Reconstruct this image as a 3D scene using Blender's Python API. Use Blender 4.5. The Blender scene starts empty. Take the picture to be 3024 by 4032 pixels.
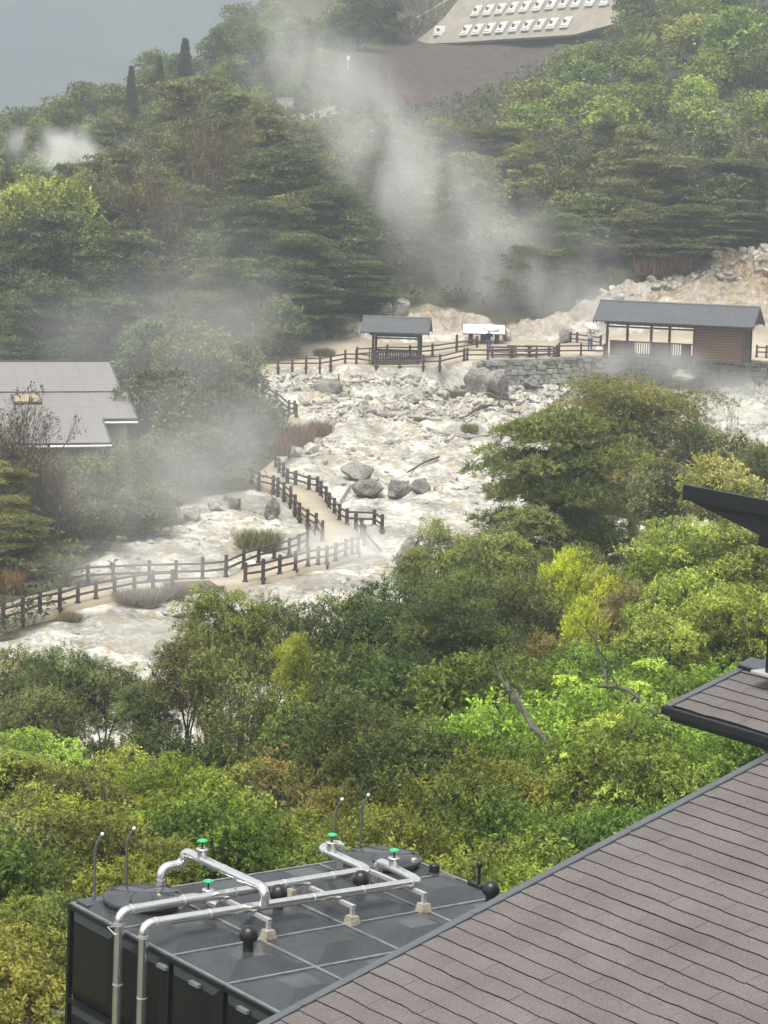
import bpy, bmesh, math, random
import numpy as np
from mathutils import Matrix, Vector
sc = bpy.context.scene
COL = sc.collection
rad = math.radians
random.seed(7); RNG = np.random.default_rng(7)

# ------------------------------------------------------------------ camera
F = 10050.0                       # focal length in source pixels (3024 x 4032)
PITCH, ROLL = rad(8.16), rad(1.5)
CAM = np.array([0.0, 0.0, 30.0])
def cam_axes(pitch, roll, yaw=0.0):
    cy, sy, cp, sp = math.cos(yaw), math.sin(yaw), math.cos(pitch), math.sin(pitch)
    fwd = np.array([-sy*cp, cy*cp, -sp]); right = np.array([cy, sy, 0.0]); up = np.cross(right, fwd)
    cr, sr = math.cos(roll), math.sin(roll)
    return np.array([cr*right+sr*up, -sr*right+cr*up, fwd])
RW = cam_axes(PITCH, ROLL)
cd = bpy.data.cameras.new('camera'); cam = bpy.data.objects.new('camera', cd); COL.objects.link(cam)
cd.sensor_fit = 'VERTICAL'; cd.sensor_height = 24.0; cd.lens = 24.0*F/4032.0
cd.clip_start = 0.5; cd.clip_end = 6000
mw = Matrix([[RW[0][i], RW[1][i], -RW[2][i], CAM[i]] for i in range(3)] + [[0, 0, 0, 1]])
cam.matrix_world = mw
sc.camera = cam
# ------------------------------------------------------------------ world, sun, exposure
SUN_EL, SUN_AZ = rad(68), rad(205)
w = bpy.data.worlds.new('World'); sc.world = w; w.use_nodes = True
nt = w.node_tree; nt.nodes.clear()
sky = nt.nodes.new('ShaderNodeTexSky'); sky.sky_type = 'NISHITA'; sky.sun_disc = False
sky.sun_elevation = SUN_EL; sky.sun_rotation = SUN_AZ; sky.air_density = 1.0; sky.dust_density = 4.0
hs = nt.nodes.new('ShaderNodeHueSaturation'); hs.inputs['Saturation'].default_value = 0.12
bg = nt.nodes.new('ShaderNodeBackground'); bg.inputs['Strength'].default_value = 0.075
wo = nt.nodes.new('ShaderNodeOutputWorld')
nt.links.new(sky.outputs[0], hs.inputs['Color']); nt.links.new(hs.outputs[0], bg.inputs['Color']); nt.links.new(bg.outputs[0], wo.inputs[0])
sl = bpy.data.lights.new('sun', 'SUN'); sl.energy = 1.5; sl.angle = rad(34); sl.color = (1.0, 0.955, 0.86)
so = bpy.data.objects.new('sun', sl); COL.objects.link(so)
sd = Vector((math.sin(SUN_AZ)*math.cos(SUN_EL), math.cos(SUN_AZ)*math.cos(SUN_EL), math.sin(SUN_EL)))
so.rotation_euler = sd.to_track_quat('Z', 'Y').to_euler(); so.location = (0, 0, 120)
sc.view_settings.view_transform = 'Standard'; sc.view_settings.look = 'None'
sc.view_settings.exposure = 1.54; sc.view_settings.gamma = 1.0
cy_ = sc.cycles
cy_.max_bounces = 6; cy_.diffuse_bounces = 3; cy_.glossy_bounces = 3; cy_.transmission_bounces = 3; cy_.volume_bounces = 3
cy_.transparent_max_bounces = 6
try:
    cy_.use_denoising = True; cy_.denoiser = 'OPENIMAGEDENOISE'
except Exception: pass

# ------------------------------------------------------------------ rays and pixels (S = source px, q = the 1659 px wide view)
K = 3024/1659.0
def ray(x, y):
    return RW.T @ np.array([(x-1512)/F, -(y-2016)/F, 1.0])
def atD(x, y, D):
    d = ray(x, y); return CAM + d*(D/d[1])
def qD(x, y, D): return atD(x*K, y*K, D)
def proj(P):
    q = RW @ (np.asarray(P, float)-CAM)
    return (1512+F*q[0]/q[2])/K, (2016-F*q[1]/q[2])/K
# near frame: local grid of the roof tank (x, y along its panels, z up), measured from the photo
NP = [10050.3344, .14237, .04418, .92992, 22.62118, -13.07982, 7.99046]
RN = cam_axes(NP[1], NP[2], NP[3]); CN = np.array(NP[4:7])
A3 = RW.T @ RN
T3 = CAM - A3 @ CN
MN = Matrix([[*A3[i], T3[i]] for i in range(3)] + [[0, 0, 0, 1]])
def near(P): return A3 @ np.asarray(P, float) + T3

# ------------------------------------------------------------------ numpy noise
def _hash(ix, iy, seed):
    n = (ix*374761393 + iy*668265263 + seed*974634777) & 0xffffffff
    n = ((n ^ (n >> 13))*1274126177) & 0xffffffff
    return ((n ^ (n >> 16)) & 0xffff)/65535.0
def vnoise(x, y, seed=0):
    x = np.asarray(x, float); y = np.asarray(y, float)
    ix = np.floor(x).astype(np.int64); iy = np.floor(y).astype(np.int64)
    fx = x-ix; fy = y-iy; fx = fx*fx*(3-2*fx); fy = fy*fy*(3-2*fy)
    a = _hash(ix, iy, seed); b = _hash(ix+1, iy, seed); c = _hash(ix, iy+1, seed); d = _hash(ix+1, iy+1, seed)
    return (a*(1-fx)+b*fx)*(1-fy)+(c*(1-fx)+d*fx)*fy
def fbm(x, y, oct=4, seed=0):
    s = 0; a = 1; t = 0
    for i in range(oct):
        s = s+a*(vnoise(x*2**i+17*i, y*2**i-9*i, seed+i)-.5); t += a; a *= .5
    return s/t*2
def ridged(x, y, oct=4, seed=0):
    s = 0; a = 1; t = 0
    for i in range(oct):
        s = s+a*(1-np.abs(2*vnoise(x*2**i+7*i, y*2**i+3*i, seed+i)-1)); t += a; a *= .55
    return s/t

# ------------------------------------------------------------------ terrain (smooth surface through surveyed points)
CP = []
for yy, zz in [(88, 7.6), (100, 7.7), (112, 8.2), (123, 8.9), (132, 9.2), (142, 9.6), (156, 10.5), (170, 11.7), (177, 12.2)]:
    for xx in (-22, -8, 6, 20):
        CP.append((xx, yy, zz + (.25 if xx > 15 else 0) + (0.5 if xx < -20 else 0)))
for xx, zz in [(-22, 13.0), (-10, 13.3), (-2, 13.9), (5, 14.4), (14, 14.8), (24, 15.0), (32, 15.2)]:
    CP.append((xx, 186.5, zz)); CP.append((xx, 192.5, zz+.25)); CP.append((xx, 182.0, min(zz-.7, 12.9)))
CP += [(-25, 200, 15.5), (-12, 201, 16.5), (-4, 202, 18), (2, 203, 18.3), (8, 203, 18), (13, 202, 17.2), (17, 202, 18.3), (25, 204, 21.5), (34, 204, 23),
       (-30, 220, 18.5), (-14, 220, 21), (0, 222, 22.5), (15, 222, 23.5), (32, 222, 26), (-42, 225, 20),
       (-32, 245, 20), (-45, 250, 22), (-15, 245, 26), (0, 250, 28), (20, 250, 31), (42, 250, 35),
       (-36, 265, 23), (-20, 270, 29), (0, 275, 31.5), (20, 275, 36), (45, 275, 42),
       (-43, 286, 27.5), (-30, 288, 30), (-23, 300, 35), (-17, 310, 40.5), (-60, 290, 24),
       (-3, 300, 34.5), (15, 308, 38.5), (32, 300, 44), (55, 300, 50), (14, 322, 40.5), (3.7, 340, 43.2), (23.5, 326, 45.3), (14, 333, 44.2), (27, 322, 45.6),
       (-8, 330, 41.5), (-2, 345, 44.5), (0, 358, 49), (12, 352, 49.5), (28, 348, 56), (12, 366, 67), (35, 365, 71), (55, 345, 68), (-10, 352, 46),
       (-62, 320, 18), (-45, 330, 22), (-32, 345, 26), (-22, 345, 34), (-90, 300, 12), (-95, 200, 12), (-60, 200, 14), (-55, 150, 11), (-50, 100, 9.5), (-30, 150, 10.3),
       (90, 300, 60), (90, 200, 30), (60, 200, 24), (60, 150, 17), (50, 100, 12), (30, 120, 10.5), (30, 160, 13),
       (-2.5, 27, 18.6), (2.5, 27, 18.6), (5, 22, 18.6), (0, 20, 18.8), (-10, 26, 17.6), (0, 33, 17.9), (9, 32, 18.2), (-6, 40, 17.0), (4, 42, 17.0), (12, 42, 17.2), (-9, 50, 15.0),
       (0, 50, 15.6), (7, 52, 15.8), (-9, 62, 12.4), (4, 62, 13.6), (14, 60, 14.4), (-8, 74, 9.4), (6, 74, 11.0), (15, 76, 11.8), (22, 85, 10.5), (-25, 60, 12), (-30, 30, 17), (-16, 85, 7.9), (30, 30, 20), (30, 60, 15),
       (0, 0, 19.5), (20, 0, 20), (-20, 0, 18), (0, -25, 20), (40, 0, 22), (-60, 30, 15), (-60, 60, 12), (60, 60, 18), (0, 400, 75), (-60, 400, 10), (60, 400, 90), (-100, 400, 5)]
CP = np.array(CP)
def _phi(r2): return 0.5*r2*np.log(r2+1e-9)
def _fit():
    n = len(CP); s = 100.0; X = CP[:, :2]/s
    r2 = ((X[:, None]-X[None])**2).sum(-1)
    A = np.zeros((n+3, n+3)); A[:n, :n] = _phi(r2)+np.eye(n)*2e-4
    A[:n, n] = 1; A[:n, n+1:] = X; A[n, :n] = 1; A[n+1:, :n] = X.T
    b = np.zeros(n+3); b[:n] = CP[:, 2]
    return np.linalg.solve(A, b)
_W = _fit()
def H(x, y):
    x = np.asarray(x, float); y = np.asarray(y, float); sh = x.shape
    P = np.stack([x.ravel(), y.ravel()], 1)/100.0; out = np.empty(len(P)); X = CP[:, :2]/100.0
    for i in range(0, len(P), 20000):
        q = P[i:i+20000]; r2 = ((q[:, None]-X[None])**2).sum(-1)
        out[i:i+20000] = _phi(r2) @ _W[:-3] + _W[-3] + q @ _W[-2:]
    return out.reshape(sh)
def hit(sx, sy, d0=30, d1=420):
    """first point of the smooth ground seen through source pixel (sx, sy)"""
    d = ray(sx, sy); d = d/d[1]
    D = np.arange(d0, d1, 0.5); P = CAM+D[:, None]*d
    g = P[:, 2]-H(P[:, 0], P[:, 1]); k = np.argmax(g < 0) if (g < 0).any() else len(D)-1
    if k == 0: return P[0]
    t = g[k-1]/(g[k-1]-g[k]+1e-9); D_ = D[k-1]+.5*t
    return CAM+D_*d
def qhit(x, y, d0=90, d1=420): return hit(x*K, y*K, d0, d1)
def inpoly(x, y, poly):
    x = np.asarray(x, float); y = np.asarray(y, float); r = np.zeros(x.shape, bool); n = len(poly)
    for i in range(n):
        x1, y1 = poly[i][:2]; x2, y2 = poly[(i+1) % n][:2]
        if y1 == y2: continue
        c = ((y1 > y) != (y2 > y)) & (x < (x2-x1)*(y-y1)/(y2-y1)+x1); r ^= c
    return r
ROCKQ = [(-160, 1440), (-60, 1385), (60, 1375), (130, 1320), (250, 1250), (170, 1235), (230, 1190), (370, 1140), (410, 1085), (560, 1060), (590, 1010), (630, 965), (610, 900), (575, 870), (545, 790), (590, 768), (760, 768)]
ROCKP = [qhit(*p)[:2] for p in ROCKQ] + [(-7.5, 197.5), (-3, 199.5), (6, 200.5), (11, 200), (15.5, 201.5), (19, 203), (25, 204.5), (45, 205.5), (60, 180), (45, 120), (24, 98), (12, 84), (-12, 82), (-30, 88)]
SOILP = [(-9, 300), (-4, 290), (4, 286), (9, 296), (15, 303), (24, 313), (27, 328), (27, 327), (14, 336), (4, 347), (-3, 337), (-6, 318)]

# ------------------------------------------------------------------ object helpers
def tag(o, label=None, cat=None, group=None, kind=None):
    if label: o['label'] = label
    if cat: o['category'] = cat
    if group: o['group'] = group
    if kind: o['kind'] = kind
    return o
def empty(name, loc=(0, 0, 0), mat=None):
    o = bpy.data.objects.new(name, None); COL.objects.link(o); o.empty_display_size = .3
    if mat is not None: o.matrix_world = mat
    else: o.location = loc
    return o
def npmesh(name, V, Fq, smooth=False, attr=None):
    """V (n,3), Fq (m,k) all faces with k corners"""
    me = bpy.data.meshes.new(name); V = np.asarray(V, np.float32); Fq = np.asarray(Fq, np.int32); m, k = Fq.shape
    me.vertices.add(len(V)); me.vertices.foreach_set('co', V.ravel())
    me.loops.add(m*k); me.loops.foreach_set('vertex_index', Fq.ravel())
    me.polygons.add(m); me.polygons.foreach_set('loop_start', np.arange(0, m*k, k, dtype=np.int32))
    me.polygons.foreach_set('loop_total', np.full(m, k, np.int32))
    if smooth: me.polygons.foreach_set('use_smooth', np.ones(m, bool))
    me.update(calc_edges=True)
    for an, (dom, val) in (attr or {}).items():
        a = me.attributes.new(an, 'FLOAT', dom); a.data.foreach_set('value', np.asarray(val, np.float32))
    return me
def link(name, me, mat, parent=None):
    o = bpy.data.objects.new(name, me); COL.objects.link(o)
    if mat is not None and not me.materials: me.materials.append(mat)
    if parent is not None: o.parent = parent
    return o
class MB:
    def __init__(s): s.v = []; s.f = []; s.sm = []
    def add(s, V, Fs, smooth=False):
        b = len(s.v); s.v += [tuple(map(float, p)) for p in V]; s.f += [tuple(b+i for i in f) for f in Fs]; s.sm += [smooth]*len(Fs); return s
    def box(s, c, d, R=None):
        x, y, z = [a/2 for a in d]
        V = [np.array(p) for p in [(-x, -y, -z), (x, -y, -z), (x, y, -z), (-x, y, -z), (-x, -y, z), (x, -y, z), (x, y, z), (-x, y, z)]]
        if R is not None: V = [R @ p for p in V]
        return s.add([p+np.array(c) for p in V], [(0, 3, 2, 1), (4, 5, 6, 7), (0, 1, 5, 4), (1, 2, 6, 5), (2, 3, 7, 6), (3, 0, 4, 7)])
    def bevbox(s, c, d, b=.01, R=None):
        x, y, z = [a/2 for a in d]; V = []
        for (k, e) in ((-z, b), (-z+b, 0), (z-b, 0), (z, b)):
            X, Y = x-e, y-e
            V += [(-X, -Y+b*(e == 0), k), (-X+b*(e == 0), -Y, k), (X-b*(e == 0), -Y, k), (X, -Y+b*(e == 0), k), (X, Y-b*(e == 0), k), (X-b*(e == 0), Y, k), (-X+b*(e == 0), Y, k), (-X, Y-b*(e == 0), k)]
        Fs = [tuple(range(7, -1, -1)), tuple(range(24, 32))]
        for l in range(3):
            for i in range(8): j = (i+1) % 8; Fs.append((l*8+i, l*8+j, l*8+8+j, l*8+8+i))
        V = [np.array(p) for p in V]
        if R is not None: V = [R @ p for p in V]
        return s.add([p+np.array(c) for p in V], Fs)
    def tube(s, pts, r, n=8, cap=True, smooth=True):
        P = [np.array(p, float) for p in pts]; m = len(P); rs = r if hasattr(r, '__len__') else [r]*m
        t = [(P[min(i+1, m-1)]-P[max(i-1, 0)]) for i in range(m)]; t = [a/(np.linalg.norm(a)+1e-12) for a in t]
        u = np.cross(t[0], (0, 0, 1)); 
        if np.linalg.norm(u) < 1e-3: u = np.cross(t[0], (0, 1, 0))
        V = []
        for i in range(m):
            u = u-t[i]*np.dot(u, t[i]); u /= np.linalg.norm(u)+1e-12; w_ = np.cross(t[i], u)
            for k in range(n):
                a = 2*math.pi*k/n; V.append(P[i]+rs[i]*(math.cos(a)*u+math.sin(a)*w_))
        Fs = [(i*n+k, i*n+(k+1) % n, (i+1)*n+(k+1) % n, (i+1)*n+k) for i in range(m-1) for k in range(n)]
        s.add(V, Fs, smooth)
        if cap: s.add(V[:n], [tuple(range(n-1, -1, -1))]); s.add(V[-n:], [tuple(range(n))])
        return s
    def lathe(s, prof, c=(0, 0, 0), n=24, smooth=True):
        V = []; c = np.array(c, float)
        for (r, z) in prof:
            for k in range(n): a = 2*math.pi*k/n; V.append(c+np.array([r*math.cos(a), r*math.sin(a), z]))
        Fs = [(i*n+k, i*n+(k+1) % n, (i+1)*n+(k+1) % n, (i+1)*n+k) for i in range(len(prof)-1) for k in range(n)]
        return s.add(V, Fs, smooth)
    def build(s, name, mat, parent=None):
        me = bpy.data.meshes.new(name); me.from_pydata(s.v, [], s.f); me.polygons.foreach_set('use_smooth', s.sm); me.update()
        return link(name, me, mat, parent)
def copy_tree(o, parent=None):
    c = o.copy(); COL.objects.link(c)
    if parent is not None: c.parent = parent
    for ch in CH.get(o.name, []): copy_tree(ch, c)
    return c
CH = {}
def rotz(a): c, s = math.cos(a), math.sin(a); return np.array([[c, -s, 0], [s, c, 0], [0, 0, 1.0]])

# ------------------------------------------------------------------ materials
def new_mat(name):
    m = bpy.data.materials.new(name); m.use_nodes = True; t = m.node_tree; return m, t, t.nodes['Principled BSDF']
def N(t, ty, **kw):
    n = t.nodes.new(ty)
    for k, v in kw.items():
        if k.startswith('i_'): n.inputs[k[2:].replace('_', ' ')].default_value = v
        else: setattr(n, k, v)
    return n
def L(t, a, b): t.links.new(a, b)
def ramp(t, fac, stops):
    r = t.nodes.new('ShaderNodeValToRGB'); e = r.color_ramp.elements
    while len(e) > 1: e.remove(e[0])
    e[0].position = stops[0][0]; e[0].color = (*stops[0][1], 1)
    for p, c in stops[1:]: q = e.new(p); q.color = (*c, 1)
    L(t, fac, r.inputs[0]); return r.outputs[0]
def noise(t, scale, detail=6, rough=.6, vec=None, dim=None):
    n = N(t, 'ShaderNodeTexNoise'); n.inputs['Scale'].default_value = scale; n.inputs['Detail'].default_value = detail; n.inputs['Roughness'].default_value = rough
    if vec is not None: L(t, vec, n.inputs['Vector'])
    return n
def wpos(t): return N(t, 'ShaderNodeNewGeometry').outputs['Position']
def opos(t): return N(t, 'ShaderNodeTexCoord').outputs['Object']
def bump(t, b, h, strength=.4, dist=.05):
    n = N(t, 'ShaderNodeBump'); n.inputs['Strength'].default_value = strength; n.inputs['Distance'].default_value = dist
    L(t, h, n.inputs['Height']); L(t, n.outputs[0], b.inputs['Normal']); return n
def solid(name, c, rough=.7, metal=0, var=.25, scale=6, bmp=0, c2=None, spec=None):
    m, t, b = new_mat(name); c2 = c2 or tuple(x*(1-var) for x in c)
    n = noise(t, scale, 5, .6, opos(t)); L(t, ramp(t, n.outputs[0], [(.3, c2), (.7, c)]), b.inputs['Base Color'])
    b.inputs['Roughness'].default_value = rough; b.inputs['Metallic'].default_value = metal
    if spec is not None: b.inputs['Specular IOR Level'].default_value = spec
    if bmp: bump(t, b, n.outputs[0], bmp, .02)
    return m
def leafmat(name, trans=.25, rough=.5, spread=.55, yellow=.5):
    """colour comes from the object's colour; faces vary with attribute v (leaf age, and light and shade painted per clump)"""
    m, t, b = new_mat(name)
    oi = N(t, 'ShaderNodeObjectInfo'); at = N(t, 'ShaderNodeAttribute'); at.attribute_name = 'v'
    hsv = N(t, 'ShaderNodeHueSaturation')
    L(t, oi.outputs['Color'], hsv.inputs['Color'])
    mr = N(t, 'ShaderNodeMapRange'); mr.inputs[3].default_value = 1-spread; mr.inputs[4].default_value = 1+spread*1.6
    L(t, at.outputs['Fac'], mr.inputs[0]); L(t, mr.outputs[0], hsv.inputs['Value'])
    mh = N(t, 'ShaderNodeMapRange'); mh.inputs[3].default_value = .5; mh.inputs[4].default_value = .5-.06*yellow
    L(t, at.outputs['Fac'], mh.inputs[0]); L(t, mh.outputs[0], hsv.inputs['Hue'])
    L(t, hsv.outputs[0], b.inputs['Base Color']); b.inputs['Roughness'].default_value = rough
    b.inputs['Specular IOR Level'].default_value = .16
    tr = N(t, 'ShaderNodeBsdfTranslucent'); L(t, hsv.outputs[0], tr.inputs[0])
    mx = N(t, 'ShaderNodeMixShader'); mx.inputs[0].default_value = trans
    L(t, b.outputs[0], mx.inputs[1]); L(t, tr.outputs[0], mx.inputs[2]); L(t, mx.outputs[0], t.nodes['Material Output'].inputs[0])
    return m
M_LEAF = leafmat('leaf', .30, .5, .78, .35); M_NEEDLE = leafmat('needle', .15, .7, .75, .7)
M_BARK = solid('bark', (.07, .052, .040), .9, scale=14, bmp=.5, c2=(.03, .024, .02))
M_BARKG = solid('bark_lichen', (.14, .135, .11), .9, scale=7, bmp=.5, c2=(.025, .023, .02))
M_TWIG = solid('twig', (.105, .080, .066), .9, scale=3)
M_TWIGR = solid('twig_red', (.14, .07, .05), .9, scale=3)
M_WOOD = solid('dark_wood', (.075, .045, .036), .65, scale=5, bmp=.3, c2=(.035, .023, .02))
M_WOODW = solid('warm_wood', (.13, .075, .045), .7, scale=4, bmp=.3, c2=(.06, .035, .025))
M_FENCE = solid('fence_wood', (.070, .048, .040), .7, scale=3, bmp=.3, c2=(.032, .025, .024))
M_STEEL = solid('stainless_cladding', (.93, .92, .90), .17, .93, var=.12, scale=12)
M_STRUT = solid('galvanised_strut', (.55, .56, .55), .4, .35, scale=30)
M_BLACK = solid('black_plastic', (.012, .013, .014), .35, scale=20)
M_BLKMETAL = solid('black_painted_metal', (.012, .014, .016), .4, scale=8)
M_TRIM = solid('slate_blue_trim', (.105, .117, .13), .35, .2, var=.12, scale=3)
M_GREEN = solid('green_handwheel', (.03, .55, .22), .4, var=.1)
M_WHITE = solid('white_plastic', (.75, .76, .74), .4, var=.05)
M_POLE = solid('grey_pole', (.10, .11, .11), .5, scale=9)
def concrete(name, c, c2, sc_=1.2):
    m, t, b = new_mat(name); v = wpos(t); n = noise(t, sc_, 8, .65, v); n2 = noise(t, sc_*9, 5, .7, v)
    mx = N(t, 'ShaderNodeMath', operation='ADD'); L(t, n.outputs[0], mx.inputs[0]); m2 = N(t, 'ShaderNodeMath', operation='MULTIPLY'); m2.inputs[1].default_value = .35; L(t, n2.outputs[0], m2.inputs[0]); L(t, m2.outputs[0], mx.inputs[1])
    L(t, ramp(t, mx.outputs[0], [(.45, c2), (.85, c)]), b.inputs['Base Color']); b.inputs['Roughness'].default_value = .9; bump(t, b, mx.outputs[0], .5, .06); return m
M_SHOT = concrete('sprayed_concrete', (.30, .27, .22), (.19, .17, .14), .5)
M_PAD = concrete('anchor_pad_concrete', (.55, .55, .53), (.40, .40, .38), 2)
M_RUST = solid('rusty_anchor', (.14, .11, .09), .9)
M_FOOT = concrete('foot_concrete', (.42, .39, .31), (.20, .16, .11), 9)
# rock: pale altered clay with ochre stains
def rockmat(name, lo=(.15, .135, .12), hi=(.50, .47, .42), stain=(.36, .26, .15), grey=(.25, .24, .22), s=1.0, st=.62):
    m, t, b = new_mat(name); v = wpos(t)
    n1 = noise(t, .55*s, 9, .68, v); n2 = noise(t, 3.2*s, 8, .75, v); n3 = noise(t, .16*s, 5, .6, v); n4 = noise(t, 1.3*s, 7, .7, v)
    a = N(t, 'ShaderNodeMath', operation='MULTIPLY_ADD'); a.inputs[1].default_value = .75; L(t, n2.outputs[0], a.inputs[0]); L(t, n1.outputs[0], a.inputs[2])
    base = ramp(t, a.outputs[0], [(.66, lo), (.80, grey), (.91, hi), (1.15, tuple(min(1, c*1.25) for c in hi))])
    f = ramp(t, n4.outputs[0], [(st-.1, (0, 0, 0)), (st+.08, (1, 1, 1))])
    mx = N(t, 'ShaderNodeMix', data_type='RGBA'); L(t, f, mx.inputs[0]); L(t, base, mx.inputs[6]); mx.inputs[7].default_value = (*stain, 1)
    g = ramp(t, n3.outputs[0], [(.5, (0, 0, 0)), (.68, (.75, .75, .75))])
    m2 = N(t, 'ShaderNodeMix', data_type='RGBA'); L(t, g, m2.inputs[0]); L(t, mx.outputs[2], m2.inputs[6]); m2.inputs[7].default_value = (*grey, 1)
    L(t, m2.outputs[2], b.inputs['Base Color']); b.inputs['Roughness'].default_value = .8
    vo = N(t, 'ShaderNodeTexVoronoi', feature='DISTANCE_TO_EDGE'); vo.inputs['Scale'].default_value = 2.6*s; L(t, v, vo.inputs['Vector']); vm = N(t, 'ShaderNodeMath', operation='MULTIPLY_ADD'); vm.inputs[1].default_value = .5; L(t, vo.outputs['Distance'], vm.inputs[0]); L(t, a.outputs[0], vm.inputs[2])
    bump(t, b, vm.outputs[0], 1.0, .16); return m, t, b, m2.outputs[2]
M_ROCKP = rockmat('pale_rock', s=1.5)[0]
M_ROCKG = rockmat('grey_rock', (.06, .055, .05), (.26, .25, .23), (.22, .18, .13), (.16, .15, .14), 1.6)[0]
def ground_mat():
    m, t, b, rock = rockmat('ground', (.12, .11, .095), (.50, .485, .44), (.33, .27, .15), (.27, .26, .235), .9, .58)
    v = wpos(t)
    n = noise(t, .9, 7, .7, v); n2 = noise(t, 6, 5, .7, v)
    soil = ramp(t, n.outputs[0], [(.35, (.04, .036, .022)), (.65, (.075, .07, .035))])
    bare = ramp(t, n.outputs[0], [(.3, (.028, .021, .016)), (.55, (.062, .047, .035)), (.70, (.125, .086, .060))])
    at = N(t, 'ShaderNodeAttribute'); at.attribute_name = 'rock'; a2 = N(t, 'ShaderNodeAttribute'); a2.attribute_name = 'bare'; a3 = N(t, 'ShaderNodeAttribute'); a3.attribute_name = 'ochre'
    x0 = N(t, 'ShaderNodeMix', data_type='RGBA'); L(t, a3.outputs['Fac'], x0.inputs[0]); L(t, rock, x0.inputs[6])
    nb_ = noise(t, 2.1, 8, .75, v); L(t, ramp(t, nb_.outputs[0], [(.36, (.07, .05, .035)), (.45, (.19, .135, .085)), (.55, (.30, .235, .16)), (.68, (.42, .36, .28))]), x0.inputs[7])
    x = N(t, 'ShaderNodeMix', data_type='RGBA'); L(t, at.outputs['Fac'], x.inputs[0]); L(t, soil, x.inputs[6]); L(t, x0.outputs[2], x.inputs[7])
    y = N(t, 'ShaderNodeMix', data_type='RGBA'); L(t, a2.outputs['Fac'], y.inputs[0]); L(t, x.outputs[2], y.inputs[6]); L(t, bare, y.inputs[7])
    L(t, y.outputs[2], b.inputs['Base Color']); return m
M_GROUND = ground_mat()
M_PATH = concrete('sandy_path', (.43, .37, .28), (.30, .25, .19), .7)

# ------------------------------------------------------------------ paths (edges where they run on the ground)
def hits(l): return [qhit(*p) for p in l]
A_POSTS = [(6.5, 1358, 61), (49, 1346, 57), (86, 1330, 52), (129, 1322, 53), (168, 1309, 49), (207, 1300, 45), (247, 1292, 44), (290, 1283, 42), (330, 1279, 40), (372, 1276, 42)]
A2_POSTS = [(529.6, 1263, 46), (568, 1257, 48), (604, 1246, 46), (638, 1238, 46), (665, 1229, 45), (687, 1226, 44), (705.5, 1224, 44), (724.5, 1218, 44), (746, 1208, 41), (760, 1203, 40), (773, 1200, 38)]
B_POSTS = [(100, 1282, 48), (145, 1273, 48), (189.6, 1265.8, 42), (244, 1263, 46), (322, 1259.9, 48), (380, 1258, 46), (437, 1256.9, 52), (488, 1252, 52), (526, 1234, 46), (558.5, 1221, 40), (592, 1213, 40), (624.5, 1205, 40), (645, 1196, 38), (664, 1186, 38)]
C_POSTS = [(543.5, 1043, 27), (559, 1057, 33), (590, 1065, 33), (600, 1069, 33), (613, 1080, 36), (627.5, 1094, 42), (637, 1112, 42), (646.5, 1125.5, 36), (664, 1140, 38), (682.4, 1152, 42), (696, 1176, 50)]
D_POSTS = [(595, 1015, 27), (602.5, 1027, 30), (612, 1036, 34), (620.5, 1050, 36), (638, 1054, 32), (667, 1064, 32), (685.4, 1067, 32), (693, 1077, 32), (704, 1090, 37), (711, 1103, 32), (722, 1115, 36), (733, 1130, 40), (749, 1139, 38)]
PATH1 = (hits([(-60, 1382), (6, 1360), (86, 1333), (168, 1312), (247, 1295), (330, 1283), (455, 1274), (530, 1265), (604, 1249), (665, 1232), (724, 1221), (775, 1203)]),
         hits([(-60, 1330), (6, 1312), (86, 1288), (150, 1272), (220, 1263), (322, 1259), (437, 1256), (492, 1250), (558, 1220), (624, 1204), (664, 1184), (697, 1174)]))
PATH2 = (hits([(548, 1035), (580, 1057), (610, 1068), (628, 1092), (648, 1122), (680, 1148), (690, 1172), (720, 1215)]),
         hits([(598, 1012), (620, 1045), (655, 1058), (690, 1072), (706, 1098), (745, 1138), (770, 1152), (775, 1200)]))
PATH3 = (hits([(566, 868), (600, 893), (628, 925), (618, 960), (590, 1000), (552, 1030)]), hits([(590, 855), (640, 890), (655, 925), (640, 965), (612, 1000), (598, 1012)]))
PLAT = [(560, 802), (600, 797), (660, 794), (745, 791), (830, 795), (900, 794), (1000, 783), (1100, 780), (1215, 776), (1310, 775), (1480, 778), (1610, 781), (1760, 784)]
PLF = hits(PLAT)
# ------------------------------------------------------------------ ground sheet
def lin(a, b, st): return list(np.arange(a, b, st))
xs = np.array([-2650, -1500, -800, -450, -280, -200, -150] + lin(-120, -34, 4) + lin(-34, 34, .27) + lin(34, 120, 4) + [120, 150, 200, 280, 450, 800, 1500, 2650])
ys = np.array([-900, -400, -150, -60] + lin(-30, 84, 2) + lin(84, 130, .36) + lin(130, 206, .27) + lin(206, 345, 1.5) + lin(345, 400, 5) + [400, 430, 480, 560, 700, 1000, 1600, 2900, 4700])
GX, GY = np.meshgrid(xs, ys)
GZ = H(np.clip(GX, -100, 90), np.clip(GY, -25, 400))
far = np.clip((np.hypot(np.clip(np.abs(GX)-95, 0, None), np.clip(np.abs(GY-190)-210, 0, None)))/150, 0, 1)
GZ = GZ*(1-far)+8*far
wob = fbm(GX*.35, GY*.35, 4, 3)*1.8
rk = inpoly(GX+wob, GY+wob*1.3, ROCKP).astype(float)
TRAIL = [hit(a*K, b*K, 255)[:2] for a, b in [(570, 292), (600, 258), (650, 250), (700, 240), (760, 215), (800, 180), (850, 148), (856, 160), (800, 205), (760, 240), (700, 268), (620, 294)]]
tr_ = inpoly(GX+wob*.3, GY+wob*.3, TRAIL) & (GY > 240)
rk[tr_] = 1
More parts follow.
